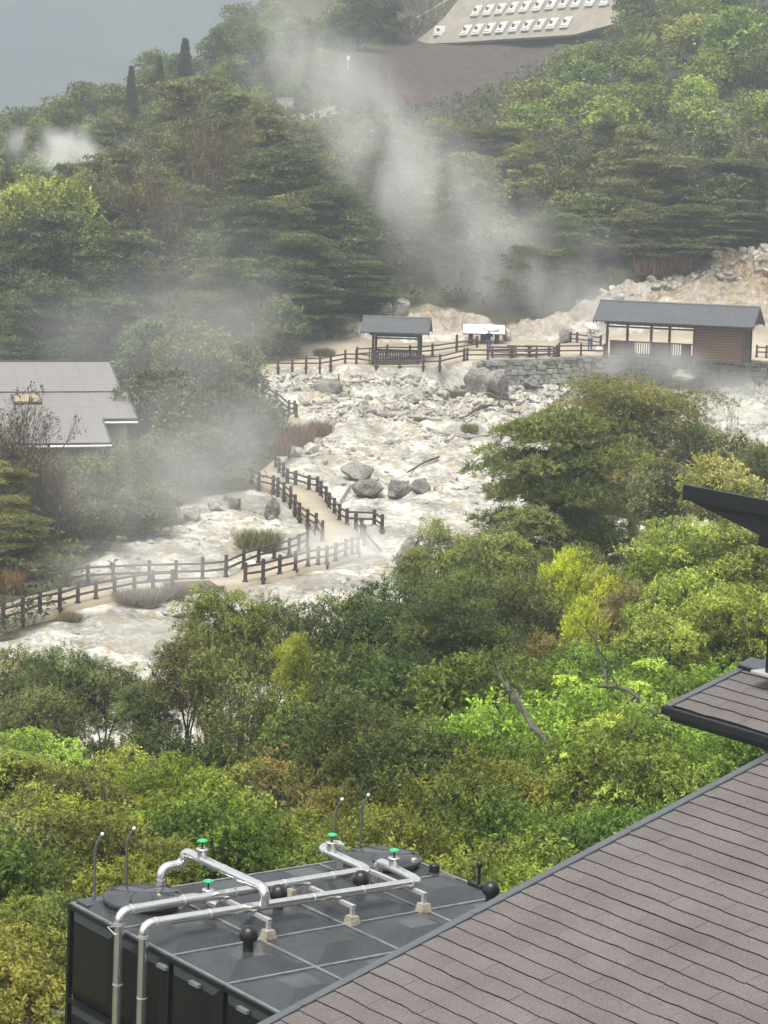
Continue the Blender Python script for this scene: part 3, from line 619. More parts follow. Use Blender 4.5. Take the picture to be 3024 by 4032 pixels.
# singled-out trees of the middle distance and the slope
S = [  # kind, bank, qx, qy(top), D, width px, colour, label, category
 ('spire', FAR, 400, 82, 302, 40, (.065, .085, .045), 'dark pointed conifer, tallest of three on the misty ridge', 'tree'),
 ('spire', FAR, 345, 122, 296, 32, (.065, .085, .045), 'dark pointed conifer, middle of three on the misty ridge', 'tree'),
 ('spire', FAR, 284, 142, 290, 34, (.065, .085, .045), 'small dark pointed conifer, lowest of three on the misty ridge', 'tree'),
 ('bare', MID, 440, 205, 214, 170, G_BROWN, 'tall leafless brown tree left of the drifting steam plume', 'tree'),
 ('bare', MID, 335, 300, 208, 190, G_BROWN, 'wide leafless tree with fanned bare twigs above the dark pines', 'tree'),
 ('bare', MID, 500, 230, 216, 130, G_BROWN, 'thin leafless tree in front of the light green slope', 'tree'),
 ('bare', FAR, 880, 185, 286, 110, (.30, .10, .09), 'reddish bare tree in front of the dark soil slope', 'tree'),
 ('broad', MID, 110, 385, 205, 210, (.24, .29, .05), 'bright yellow-green tree below the distant steam cloud', 'tree'),
 ('broad', MID, 40, 405, 200, 150, (.23, .28, .05), 'bright yellow-green tree at the left edge of the picture', 'tree'),
 ('broad', MID, 200, 370, 210, 130, G_OLIVE, 'olive tree right of the bright yellow-green tree', 'tree'),
 ('pine', FAR, 10, 350, 214, 90, G_DARK, 'dark pine cut by the left edge beside the distant steam', 'tree'),
 ('pine', FAR, 128, 350, 216, 80, G_DARK, 'dark pine silhouetted against the distant steam', 'tree'),
 ('pine', MID, 610, 318, 212, 250, (0.099, 0.128, 0.045), 'large layered pine left of the small shelter', 'tree'),
 ('pine', MID, 710, 400, 207, 210, (0.087, 0.116, 0.043), 'layered pine directly above the small shelter roof', 'tree'),
 ('pine', MID, 540, 430, 202, 210, (0.087, 0.114, 0.043), 'layered pine with broad flat pads in the middle of the left slope', 'tree'),
 ('pine', MID, 760, 560, 200, 180, (0.084, 0.114, 0.043), 'short layered pine whose foot stands behind the small shelter', 'tree'),
 ('pine', MID, 640, 580, 197, 220, (0.084, 0.114, 0.043), 'low layered pine at the left end of the upper fence', 'tree'),
 ('pine', FAR, 90, 455, 196, 260, (0.078, 0.106, 0.041), 'dark layered pine at the left edge above the grey roof', 'tree'),
 ('pine', FAR, 260, 500, 192, 240, (0.078, 0.106, 0.041), 'dark layered pine above the right end of the grey roof', 'tree'),
 ('pine', FAR, 60, 600, 180, 240, (0.071, 0.099, 0.039), 'low dark pine touching the ridge of the grey roof', 'tree'),
 ('pine', FAR, 200, 640, 176, 220, (0.071, 0.099, 0.039), 'low dark pine right behind the grey roof', 'tree'),
 ('pine', MID, 1400, 335, 216, 260, (0.132, 0.139, 0.050), 'yellowish flat-topped pine above the long shelter', 'tree'),
 ('pine', MID, 1290, 420, 209, 220, (0.093, 0.121, 0.043), 'dark layered pine left above the long shelter roof', 'tree'),
 ('pine', MID, 1590, 340, 214, 220, (0.093, 0.121, 0.043), 'dark layered pine at the right edge above the long shelter', 'tree'),
 ('pine', MID, 650, 500, 199, 190, (.10, .135, .046), 'layered pine between the upper fence and the tall slope pines', 'tree'),
 ('pine', MID, 480, 560, 193, 200, (.085, .115, .040), 'dark pine at the upper edge of the veil of steam', 'tree'),
 ('broad', MID, 590, 640, 192, 150, (.12, .15, .055), 'low green tree hanging over the left end of the upper fence', 'tree'),
 ('pine', MID, 1490, 440, 205, 210, (.10, .125, .045), 'layered pine right above the ridge of the long shelter', 'tree'),
 ('pine', MID, 1210, 460, 205, 180, (.10, .13, .048), 'layered pine at the right side of the steam column', 'tree'),
 ('pine', MID, 1620, 470, 207, 170, (.085, .115, .040), 'dark pine above the bare bank at the right edge', 'tree'),
 ('pine', MID, 1090, 270, 232, 220, (0.124, 0.142, 0.050), 'tall pine with visible bare limbs right of the steam plume', 'tree'),
 ('broad', FAR, 1600, 10, 262, 170, (.16, .24, .05), 'bright green conical tree in the upper right corner', 'tree'),
 ('broad', MID, 330, 690, 172, 170, (.105, .130, .060), 'misty green broadleaf tree right of the grey roof ridge', 'tree'),
 ('broad', MID, 420, 700, 168, 200, (.11, .135, .058), 'misty green broadleaf tree left of the upper fence end', 'tree'),
 ('broad', MID, 500, 735, 172, 150, (.11, .14, .055), 'light green broadleaf tree under the left end of the upper fence', 'tree'),
 ('broad', MID, 350, 800, 156, 200, (.105, .115, .058), 'brownish green tree beside the right gable of the grey roof', 'tree'),
 ('broad', MID, 470, 830, 158, 190, (.105, .13, .058), 'misty broadleaf tree above the bridge path', 'tree'),
 ('broad', MID, 545, 860, 160, 120, (.12, .12, .06), 'small brownish tree next to the bridge path entrance', 'tree'),
 ('broad', MID, 400, 920, 148, 190, (.12, .125, .065), 'misty tree behind the big pale boulders on the left', 'tree'),
 ('broad', MID, 300, 960, 142, 150, (.115, .125, .06), 'misty shrub tree below the grey roof notch', 'tree'),
 ('broad', MID, 180, 985, 136, 150, (.13, .16, .055), 'green tree in front of the beige house wall', 'tree'),
 ('broad', MID, 90, 1060, 130, 170, (.10, .12, .05), 'green tree below the beige house wall', 'tree'),
 ('broad', MID, 200, 1080, 128, 150, (.115, .13, .06), 'misty grey-green tree above the left path', 'tree'),
 ('broad', MID, 310, 1040, 132, 140, (.115, .12, .06), 'misty grey-brown tree left of the bare white pool', 'tree'),
 ('bare', MID, 20, 830, 128, 240, (.13, .115, .065), 'leafless brown tree in front of the grey roof at the left edge', 'tree'),
 ('bare', MID, 110, 940, 126, 190, (.15, .11, .065), 'leafless reddish tree in front of the beige house wall', 'tree'),
 ('pine', MID, 40, 1110, 122, 170, (0.139, 0.156, 0.050), 'green pine at the left edge above the left path', 'tree'),
 ('pine', MID, 10, 1000, 124, 120, (0.171, 0.185, 0.056), 'yellowish pine cut by the left edge', 'tree'),
 ('bigpine', MID, 1218, 893, 95, 560, (.115, .155, .045), 'large dark green pine at the right of the white valley', 'tree'),
 ('goldpine', MID, 1375, 812, 118, 350, (.165, .18, .052), 'golden green flat-topped pine below the long shelter', 'tree'),
 ('broad', MID, 1430, 1000, 104, 150, (.13, .15, .06), 'dark bush between the two big pines and the black eave', 'tree'),
 ('broad', MID, 1560, 985, 102, 170, (.26, .27, .075), 'pale yellow-green bushy tree above the black eave', 'tree'),
 ('broad', MID, 1590, 940, 116, 170, (.17, .18, .07), 'pale green bush behind the yellow-green tree at right', 'tree'),
 ('broad', MID, 1650, 960, 110, 90, (.16, .19, .06), 'green bush cut by the right edge above the black eave', 'tree'),
 ('broad', MID, 1500, 915, 116, 100, (.13, .15, .06), 'dark shrub right of the golden pine', 'shrub'),
 ('bare', MID, 1590, 862, 128, 80, (.14, .14, .07), 'small sparse twiggy shrub on the white slope at right', 'shrub'),
]
for a in S: plant(*a[:7], a[7], a[8])
# ---- near canopy: kind, top qx, qy, D, width px, colour, label, category
NR = [
 ('fine', 40, 1400, 66, 170, (.15, .17, .080), 'grey-green fine-leaved tree at the left edge below the white clearing', 'tree'),
 ('fine', 130, 1395, 62, 150, (.15, .17, .080), 'grey-green tree with a forked dark trunk against the white ground', 'tree'),
 ('fine', 225, 1425, 62, 150, (.15, .17, .085), 'round-topped grey-green tree, third from the left edge', 'tree'),
 ('fine', 85, 1470, 56, 180, (.13, .15, .070), 'grey-green tree standing above the bright whorled shrub', 'tree'),
 ('fine', 320, 1465, 58, 130, (.13, .165, .060), 'small green tree at the right rim of the white clearing', 'tree'),
 ('loose', 455, 1262, 60, 140, (.15, .18, .055), 'tall thin tree whose top reaches the plank bridge', 'tree'),
 ('loose', 525, 1275, 60, 130, (.16, .18, .055), 'tall thin tree right of the one reaching the bridge', 'tree'),
 ('twiggy', 480, 1330, 56, 200, (.16, .15, .05), 'bare reddish-brown multi-stemmed shrub below the bridge', 'shrub'),
 ('twiggy', 570, 1420, 54, 190, (.16, .15, .05), 'bare brown multi-stemmed shrub above the yellow tuft', 'shrub'),
 ('fine', 410, 1370, 57, 150, (.13, .15, .055), 'olive tree left of the bare reddish stems', 'tree'),
 ('fine', 590, 1290, 62, 150, (.10, .125, .045), 'green tree between the thin trees and the dark dome', 'tree'),
 ('upright', 665, 1475, 52, 90, (.32, .32, .045), 'small yellow tuft of foliage in front of the dark dome', 'shrub'),
 ('upright', 640, 1370, 55, 80, (.27, .29, .06), 'yellow-tipped upright shrub above the yellow tuft', 'shrub'),
 ('fine', 740, 1285, 62, 190, (.085, .115, .042), 'dark green dome of foliage, left of the middle', 'tree'),
 ('fine', 860, 1250, 62, 210, (.080, .110, .040), 'large dark green dome of foliage in the middle', 'tree'),
 ('fine', 970, 1275, 60, 190, (.085, .115, .040), 'dark green dome of foliage right of the middle one', 'tree'),
 ('fine', 800, 1400, 56, 230, (.070, .100, .036), 'lower dark green tree under the large dome', 'tree'),
 ('fine', 930, 1420, 55, 230, (.070, .100, .036), 'dark green tree left of the dead lichened limb', 'tree'),
 ('fine', 780, 1520, 52, 220, (.062, .090, .034), 'darkest green tree above the white-tipped poles', 'tree'),
 ('fine', 1060, 1350, 60, 190, (.090, .115, .042), 'dark olive tree behind the dead lichened limb', 'tree'),
 ('loose', 955, 1125, 74, 130, (.17, .20, .065), 'olive-leaved tree below the white slope, leftmost of its row', 'tree'),
 ('loose', 1030, 1150, 73, 120, (.15, .18, .060), 'olive-leaved tree, second from the left in front of the pine', 'tree'),
 ('loose', 1115, 1150, 73, 130, (.16, .18, .062), 'olive-leaved tree with drooping tips in front of the big pine', 'tree'),
 ('loose', 900, 1180, 72, 90, (.15, .18, .060), 'small olive tree beside the rounded brown boulder', 'tree'),
 ('fine', 1000, 1215, 68, 180, (.10, .13, .045), 'mid green tree under the olive-leaved row', 'tree'),
 ('fine', 1120, 1240, 67, 190, (.11, .13, .048), 'mid green tree below the big pine', 'tree'),
 ('upright', 1235, 1185, 70, 110, (.32, .39, .05), 'bright yellow-green tree with two spiky tips', 'tree'),
 ('upright', 1310, 1225, 68, 110, (.32, .34, .05), 'yellow-green tree right of the two-tipped one', 'tree'),
 ('upright', 1415, 1172, 72, 80, (.34, .40, .055), 'slim bright yellow-green conical tree', 'tree'),
 ('upright', 1260, 1290, 64, 110, (.30, .33, .05), 'yellow-green shrub under the two-tipped tree', 'shrub'),
 ('fine', 1370, 1260, 64, 130, (.27, .22, .09), 'orange-tinged bush between yellow and light green trees', 'shrub'),
 ('fine', 1400, 1320, 62, 110, (.24, .18, .075), 'brownish orange bush left of the maple', 'shrub'),
 ('maple', 1460, 1125, 66, 190, (.20, .27, .060), 'light green maple below the black eave, left one', 'tree'),
 ('maple', 1560, 1130, 68, 200, (.20, .26, .060), 'light green maple below the black eave, middle one', 'tree'),
 ('maple', 1640, 1110, 66, 190, (.19, .25, .060), 'light green maple cut by the right edge', 'tree'),
 ('maple', 1500, 1240, 60, 260, (.21, .27, .060), 'spreading light green maple in front of the other maples', 'tree'),
 ('maple', 1600, 1260, 58, 220, (.20, .25, .055), 'light green maple right above the small roof', 'tree'),
 ('maple', 1430, 1330, 57, 180, (.21, .27, .060), 'low light green maple behind the small roof', 'tree'),
 ('loose', 1490, 1115, 76, 80, (.26, .24, .09), 'yellow-leaved tree right under the tip of the black eave', 'tree'),
 ('fine', 1180, 1370, 58, 170, (.15, .155, .050), 'olive-brown layered tree above the bright green whorled trees', 'tree'),
 ('fine', 1250, 1400, 56, 160, (.10, .13, .040), 'dark green tree behind the bright green whorled trees', 'tree'),
 ('fine', 1090, 1480, 52, 180, (.080, .115, .036), 'dark green tree around the lichened limb', 'tree'),
 ('whorl', 1240, 1465, 47, 230, G_BRIGHT, 'bright green tree with star-shaped leaf whorls, upper left one', 'tree'),
 ('whorl', 1420, 1425, 49, 230, G_BRIGHT, 'bright green tree with leaf whorls left of the small roof', 'tree'),
 ('whorl', 1300, 1545, 43, 280, (.26, .34, .07), 'bright green whorled tree in the middle of its stand', 'tree'),
 ('whorl', 1470, 1560, 42, 280, (.26, .34, .07), 'bright green whorled tree under the small roof', 'tree'),
 ('whorl', 1600, 1590, 42, 220, (.26, .35, .07), 'bright green whorled tree between the two roofs', 'tree'),
 ('whorl', 1220, 1630, 40, 240, (.24, .32, .07), 'bright green whorled tree at the lower left of its stand', 'tree'),
 ('whorl', 1380, 1650, 39, 260, (.21, .28, .065), 'bright green whorled tree just above the large roof', 'tree'),
 ('whorl', 60, 1575, 44, 210, (.25, .31, .09), 'bright pale green whorled shrub at the left edge', 'shrub'),
 ('whorl', 10, 1600, 42, 200, (.24, .30, .09), 'bright pale green whorled shrub cut by the left edge', 'shrub'),
 ('whorl', 90, 1690, 40, 150, (.23, .29, .08), 'low bright green whorled shrub under the left-edge pair', 'shrub'),
 ('broadlf', 250, 1615, 45, 200, (.22, .22, .055), 'yellow-olive shrub, left of the middle of the picture', 'shrub'),
 ('broadlf', 370, 1640, 44, 190, (.22, .22, .050), 'yellow-leaved shrub above the leftmost white-tipped poles', 'shrub'),
 ('broadlf', 490, 1655, 44, 180, (.23, .22, .055), 'yellow-olive shrub above the green valve wheels', 'shrub'),
 ('broadlf', 590, 1640, 45, 160, (.20, .21, .055), 'olive shrub below the bare brown stems', 'shrub'),
 ('broadlf', 200, 1700, 41, 170, (.26, .25, .045), 'yellow-tipped shrub beside the bright whorled shrub', 'shrub'),
 ('broadlf', 320, 1720, 40, 190, (.27, .27, .045), 'yellow-tipped shrub behind the leftmost white-tipped poles', 'shrub'),
 ('broadlf', 430, 1735, 39, 150, (.12, .20, .040), 'deep green shrub behind the leftmost valve wheel', 'shrub'),
 ('broadlf', 540, 1740, 39, 180, (.22, .24, .055), 'olive-yellow shrub behind the cross pipe', 'shrub'),
 ('twiggy', 660, 1620, 44, 200, (.26, .15, .06), 'reddish-brown twiggy shrub left of the white-tipped poles', 'shrub'),
 ('fine', 850, 1590, 45, 80, (.36, .18, .085), 'small orange-brown leaved tree above the middle', 'tree'),
 ('broadlf', 800, 1650, 43, 170, (.21, .18, .06), 'brownish shrub under the orange-brown tree', 'shrub'),
 ('broadlf', 730, 1700, 41, 150, (.17, .19, .055), 'olive shrub around the middle pair of white-tipped poles', 'shrub'),
 ('fine', 1020, 1585, 46, 160, (.12, .17, .050), 'rounded mid-green bush in front of the dark tree', 'shrub'),
 ('broadlf', 900, 1690, 42, 170, (.18, .20, .060), 'olive shrub right of the white-tipped poles', 'shrub'),
 ('broadlf', 1000, 1720, 41, 170, (.15, .21, .060), 'green shrub behind the round black hatch', 'shrub'),
 ('broadlf', 1100, 1700, 41, 170, (.14, .19, .055), 'green shrub under the lichened trunk', 'shrub'),
 ('broadlf', 880, 1780, 38, 150, (.21, .22, .06), 'brownish yellow shrub behind the right-hand valve wheel', 'shrub'),
 ('broadlf', 1020, 1805, 37, 140, (.22, .22, .055), 'yellow-green shrub behind the black sensor', 'shrub'),
 ('broadlf', 1100, 1780, 38, 150, (.18, .29, .060), 'bright round-leaved shrub above the rake of the large roof', 'shrub'),
 ('twiggy', 1170, 1780, 38, 90, (.40, .12, .06), 'reddish dry shrub next to the rake of the large roof', 'shrub'),
 ('broadlf', 1220, 1760, 38, 150, (.13, .19, .050), 'deep green shrub against the rake of the large roof', 'shrub'),
 ('broadlf', 640, 1750, 40, 150, (.20, .20, .050), 'olive shrub behind the hooked silver pipe', 'shrub'),
 ('broadlf', 760, 1790, 38, 130, (.19, .20, .055), 'olive shrub between the white-tipped poles and the hatch', 'shrub'),
 ('broadlf', 240, 1800, 36, 150, (.22, .24, .050), 'yellow-green shrub between the two leftmost poles', 'shrub'),
 ('broadlf', 360, 1810, 35, 140, (.20, .21, .055), 'olive shrub behind the gooseneck of the silver pipe', 'shrub'),
 ('broadlf', 110, 1790, 36, 170, (.21, .23, .06), 'olive-brown shrub left of the leftmost pole', 'shrub'),
 ('broadlf', 20, 1800, 36, 150, (.20, .20, .06), 'brownish shrub at the left edge beside the black tank', 'shrub'),
 ('broadlf', 60, 1890, 33, 180, (.24, .22, .07), 'straw-brown shrub left of the top of the black tank', 'shrub'),
 ('broadlf', 130, 1930, 31, 120, (.20, .20, .06), 'brown shrub touching the corner of the black tank', 'shrub'),
 ('broadlf', 20, 2000, 30, 150, (.21, .22, .055), 'yellow-green shrub at the lower left edge', 'shrub'),
 ('broadlf', 100, 2060, 29, 150, (.18, .22, .050), 'green shrub above the grey pipe bend', 'shrub'),
 ('broadlf', 40, 2120, 28, 150, (.17, .22, .050), 'green shrub in the lower left corner', 'shrub'),
]
for (k_, x_, y_, d_, w_, c_, l_, g_) in NR:
    D_ = d_+max(0, d_-36)*.36; P_ = qD(x_, y_, D_); pr_ = NEAR[k_][int(RNG.integers(len(NEAR[k_])))]
    dh_, dw_ = _dim[pr_.name]; sx_ = w_*1.18*K*D_/F/dw_; zg = float(HZ(P_[0], P_[1])); sz_ = sx_*(.95+.25*RNG.random())
    if k_ == 'twiggy': sz_ = max(P_[2]-zg, 1.0)/dh_; zb = zg
    else: sz_ = min(sz_, max(P_[2]-zg, 1.2)/dh_*1.3); zb = P_[2]-dh_*sz_
    place(pr_, (P_[0], P_[1], zb), (sx_, sx_, sz_), RNG.random()*6.28, jit(tuple(np.array(c_)*np.array([1.10, 1.13, .85] if c_[0] < c_[1]*.97 else [.90, 1.08, .90])*(1.12 if k_ in ('whorl', 'maple') else 1)), .06), l_, g_)
# dead lichened limbs and leaning trunk
def dead(q0, q1, D, r, seed, label):
    D = D+max(0, D-36)*.36-1.0
    rng = np.random.default_rng(seed); a, b = qD(*q0, D), qD(*q1, D-3); ctr = (a+b)/2; segs = []
    d = a-b; pts, dd = limb(b-ctr, nrm(d), np.linalg.norm(d), r, rng, segs, 8, .10, .0, .45)
    for k in (4, 6, 7):
        s = nrm(nrm(d)+rdir(1, rng)[0]*.8+np.array([0, 0, .3])); limb(pts[k], s, 1.0+rng.random(), r*.45, rng, segs, 5, .3, .05, .3)
    V, f = tubes(segs, 8); o = link('dead_limb', npmesh('dead_limb', V, f, True), M_BARKG); o.location = ctr; tag(o, label, 'dead limb')
dead((1040, 1478), (1215, 1660), 43.5, .075, 3, 'lichen-covered grey trunk leaning left across the dark tree')
dead((1330, 1450), (1445, 1560), 46, .06, 5, 'lichen-covered grey limb left of the small roof')
# undergrowth that nobody could count
def under():
    rng = np.random.default_rng(5); P = []
    x = rng.uniform(-30, 30, 90000); y = rng.uniform(24, 112, 90000); k = ~inpoly(x, y, ROCKP) & (np.abs(x) < 4+y*.22); P.append(np.stack([x[k], y[k]], 1))
    x = rng.uniform(-62, 64, 70000); y = rng.uniform(112, 350, 70000); k = ~inpoly(x, y, ROCKP) & ~inpoly(x, y, SOILP) & (np.abs(x) < 4+y*.22) & ~((y > 182) & (y < 199) & (x > -14)); P.append(np.stack([x[k], y[k]], 1))
    P = np.concatenate(P); z = np.array([HZ(a, b) for a, b in P]); big = np.where(P[:, 1] > 112, 1.6, 1.0)
    nse = fbm(P[:, 0]*.4, P[:, 1]*.4, 3, 77); hgt = (.3+rng.random(len(P))*.9*(1+nse))*big
    B = np.stack([P[:, 0], P[:, 1], z+hgt*.7], 1); Sd = nrm(rng.normal(size=(len(P), 3))*.5+np.array([0, 0, 1]))
    nb = P[:, 1] < 112; V1, v1 = sprigs(B[nb], Sd[nb], rng, 7, .35, 1.0, .15, .06); V2, v2 = sprigs(B[~nb], Sd[~nb], rng, 5, .5, 1.0, .34, .15)
    V = np.concatenate([V1, V2]); v = np.concatenate([v1, v2])
    me = npmesh('undergrowth', V, np.arange(len(V)).reshape(-1, 4), False, {'v': ('FACE', v)}); o = link('undergrowth', me, M_LEAF); o.color = (.062, .078, .032, 1)
    tag(o, 'green undergrowth covering the ground between the trees', 'undergrowth', kind='stuff')
under()
def thicket():
    rng = np.random.default_rng(15); n = 0; y = 26.0
    while y < 92:
        st = 1.25+(y-26)*.028; x = -4-y*.17+rng.random()
        while x < 4+y*.17:
            px_, py_ = x+rng.normal()*.3, y+rng.normal()*.3; x += st*1.25
            if float(inpoly(px_, py_, ROCKP)): continue
            zc = float(HZ(px_, py_)); g = MN.inverted() @ Vector((px_, py_, zc))
            if -.6 < g[0] < 18 and -6 < g[1] < 4.9: continue
            if y > 66 and px_ < -2: continue
            kind = ('broadlf', 'broadlf', 'fine')[int(rng.integers(3))] if y < 55 else ('fine', 'fine', 'loose')[int(rng.integers(3))]
            pr = NEAR[kind][int(rng.integers(len(NEAR[kind])))]; dh, dw = _dim[pr.name]
            W = st*1.5*(.8+.5*rng.random()); sx = W/dw; sz = sx*(.9+.3*rng.random()); H_ = min((1.3+1.6*rng.random())*(1+(y-26)*.022), 4.2)
            u, v = proj((px_, py_, zc+H_)); q = rng.normal()*.28
            if v < 1290 and u < 820: continue
            if (u < 700 and v < 1560) or (320 < u < 470 and v < 1625): continue
            pal = {'g': [(.17, .235, .05), (.10, .15, .035), (.13, .19, .04)], 'd': [(.06, .085, .028), (.085, .11, .032)], 'y': [(.19, .215, .042), (.175, .175, .045)], 'b': [(.135, .115, .045), (.125, .125, .05)], 'o': [(.115, .145, .035), (.085, .12, .03), (.15, .17, .04)]}  # fill tones kept dark, painting shade into the gaps between crowns
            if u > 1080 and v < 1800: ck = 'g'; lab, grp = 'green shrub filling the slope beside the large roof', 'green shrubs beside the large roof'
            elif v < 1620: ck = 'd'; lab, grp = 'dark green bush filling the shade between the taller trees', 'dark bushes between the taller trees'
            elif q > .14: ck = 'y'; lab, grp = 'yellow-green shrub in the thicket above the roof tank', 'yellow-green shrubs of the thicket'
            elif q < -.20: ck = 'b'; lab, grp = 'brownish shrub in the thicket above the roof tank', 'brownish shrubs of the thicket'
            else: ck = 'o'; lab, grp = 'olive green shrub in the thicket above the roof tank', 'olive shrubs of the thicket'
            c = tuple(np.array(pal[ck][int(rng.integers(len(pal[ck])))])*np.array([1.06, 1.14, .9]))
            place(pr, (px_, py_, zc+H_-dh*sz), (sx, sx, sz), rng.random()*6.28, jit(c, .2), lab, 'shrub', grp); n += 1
        y += st
    print('thicket', n)
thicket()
for p in PROTO:
    if p.name not in _used:
        for c in CH[p.name]: bpy.data.objects.remove(c)
        bpy.data.objects.remove(p)

# ------------------------------------------------------------------ paths and fences of the valley
def strip(name, e0, e1, mat, lift=.14, thick=.5, sub=6):
    V = []; n = 0
    def res(e):
        o = []
        for i in range(len(e)-1):
            for t in np.linspace(0, 1, sub, endpoint=False): o.append(e[i]*(1-t)+e[i+1]*t)
        return o+[e[-1]]
    a, b = res(e0), res(e1); F_ = []
    for p, q in zip(a, b):
        for r in (p, p*.5+q*.5, q): V.append((r[0], r[1], float(H(r[0], r[1]))+lift))
        V.append((p[0], p[1], V[-3][2]-thick)); V.append((q[0], q[1], V[-2][2]-thick)); n += 1
    for i in range(n-1):
        k = i*5; m_ = k+5; F_ += [(k, m_, m_+1, k+1), (k+1, m_+1, m_+2, k+2), (k, k+3, m_+3, m_), (k+2, m_+2, m_+4, k+4)]
    return tag(link(name, npmesh(name, V, F_), mat), kind='structure')
strip('path', *PATH1, M_PATH); strip('path', *PATH2, M_PATH, .18); strip('path', *PATH3, M_PATH, .12)
PLB = [p+np.array([.1, 9.0, 0]) for p in PLF]
strip('path', PLF, PLB, M_PATH, .10, .6)
def post_mb(h, w_=.15):
    m = MB(); m.bevbox((0, 0, h/2-.15), (w_, w_, h+.3), .02); return m
def fence(label, posts, group=None, lift=.12, w_=.15, rails=(.80, .42), rr=.06, D=None, skip=()):
    """wooden fence: posts (base px, base py, height px), two round rails"""
    P = []
    for (x, y, hp) in posts:
        p = qhit(x, y) if D is None else qD(x, y, D); P.append((p+np.array([0, 0, lift]), max(.95, hp*K*p[1]/F)*.96))
    c = P[0][0]; root = empty('fence', tuple(c)); tag(root, label, 'fence', group)
    hm = float(np.median([h for _, h in P]))
    for i, (p, h) in enumerate(P):
        q = P[min(i+1, len(P)-1)][0]-P[max(i-1, 0)][0]; a = math.atan2(q[1], q[0])
        m = MB(); m.bevbox((0, 0, h/2-.2), (w_, w_, h+.4), .02, rotz(a)); m.bevbox((0, 0, .02), (w_*1.5, w_*1.5, .16), .02, rotz(a))
        o = m.build('post', M_FENCE, root); o.location = tuple(p-c)
    for f in rails:
        for i in range(len(P)-1):
            if i in skip: continue
            a, b = P[i][0]-c+[0, 0, hm*f], P[i+1][0]-c+[0, 0, hm*f]; MB().tube([a, b], rr, 6).build('rail', M_FENCE, root)
    return root
fence('dark wooden fence along the front of the path at the lower left edge', A_POSTS)
fence('dark wooden fence in front of the plank bridge, rising to the hairpin bend', A2_POSTS)
fence('dark wooden fence along the back of the lower left path', B_POSTS, skip=())
fence('dark wooden fence on the left side of the descending walkway', C_POSTS, w_=.17)
fence('dark wooden fence on the right side of the descending walkway', D_POSTS, w_=.17)
fence('small square fence bay jutting out over the white ground', [(749, 1139, 38), (808, 1141, 37), (825, 1153, 40)], w_=.17)
fence('short fence stub between the square bay and the hairpin bend', [(768, 1151, 40), (781, 1160, 38), (787, 1175, 36)], w_=.17)
fence('misty fence end among bushes at the foot of the upper path', [(568, 862, 22), (597, 875, 22), (624, 899, 33), (636, 898, 25)])
fence('two-post fence piece above the tall brown reeds', [(598, 923, 12), (612, 916, 13), (640, 905, 13)])
def c3(x, y, t): return (x*.3307+548.6, y*.3307+603.5, (y-t)*.3307)
def r2(x, y, t): return (x*.2315+960, y*.2315+685.7, (y-t)*.2315)
fence('upper fence running left from the small shelter', [c3(-40, 585, 500), c3(25, 585, 510), c3(157, 590, 500), c3(250, 590, 525), c3(340, 590, 530), c3(430, 590, 510), c3(500, 578, 500), c3(595, 560, 465), c3(668, 562, 460)], lift=.1)
fence('fence across the front of the small shelter', [c3(668, 562, 460), c3(798, 578, 480), c3(952, 582, 490), c3(1105, 580, 500), c3(1213, 580, 495), c3(1372, 540, 455)], lift=.1)
fence('back fence climbing from the small shelter to the white sign board', [(771, 778, 26), (836, 774, 28), (885, 775, 27), (934, 771, 27), (986, 764, 40), (1030, 757, 30)], lift=.1)
fence('dark fence in front of the wooden tables above the stone wall', [r2(182, 410, 292), r2(212, 410, 310), r2(403, 408, 292), r2(627, 402, 288), r2(857, 405, 290), r2(1020, 398, 280), r2(1045, 385, 262), r2(1066, 372, 242)], lift=.1)
fence('fence from the tables to the left corner of the long shelter', [r2(1066, 372, 242), r2(1272, 370, 248), r2(1490, 372, 260)], lift=.1)
fence('misty fence behind the person in white', [(1232, 745, 17), (1246, 746, 20), (1297, 753, 25)], lift=.1)
fence('fence at the right edge beyond the long shelter', [(1634, 774, 26), (1655, 775, 26), (1690, 776, 26)], lift=.1)
# plank bridge deck, beam and brace
def bridge():
    a, b = qhit(362, 1278), qhit(470, 1274); c = (a+b)/2; root = empty('plank_bridge', tuple(c)); tag(root, 'plank footbridge section in the lower left path with a dark side beam', 'bridge')
    d = nrm(b-a); R = np.array([d, [-d[1], d[0], 0], [0, 0, 1]]).T; ln = np.linalg.norm(b-a)
    m = MB(); n = 22
    for i in range(n): m.box(R @ np.array([(i+.5)/n*ln-ln/2, 1.15, .20]), (ln/n-.02, 2.3, .05), R)
    m.build('deck', M_WOODW, root); MB().bevbox(R @ np.array([0, -.1, .06]), (ln+.6, .14, .26), .01, R).build('beam', M_WOOD, root)
    MB().bevbox(R @ np.array([0, 2.4, .06]), (ln+.6, .14, .26), .01, R).build('beam', M_WOOD, root)
bridge()
def log(pts, r, label, mat=M_WOOD, cat='log', lift=.15, name='driftwood'):
    P = [qhit(x, y) for x, y in pts]; P = [np.array([p[0], p[1], float(HZ(p[0], p[1]))+lift+r*.5]) for p in P]; c = P[0]
    n = len(P); m = MB(); m.tube([p-c for p in P], [r*(1-.35*i/max(1, n-1)) for i in range(n)], 7); o = m.build(name, mat); o.location = tuple(c); tag(o, label, cat)
M_PALEW = solid('weathered_wood', (.34, .31, .28), .9, scale=4, c2=(.18, .16, .14)); M_GREYP = solid('grey_hose', (.24, .23, .22), .6)
log([(747, 826), (780, 826), (810, 827)], .10, 'pale straight pipe lying under the small shelter terrace', M_PALEW, 'pipe', name='pipe')
log([(866, 824), (885, 819), (912, 825)], .09, 'bent pale branch right of the pipe under the terrace', M_PALEW)
log([(1053, 842), (1075, 848), (1100, 852), (1140, 858), (1197, 862)], .14, 'long dark beam lying across the rubble below the stone wall')
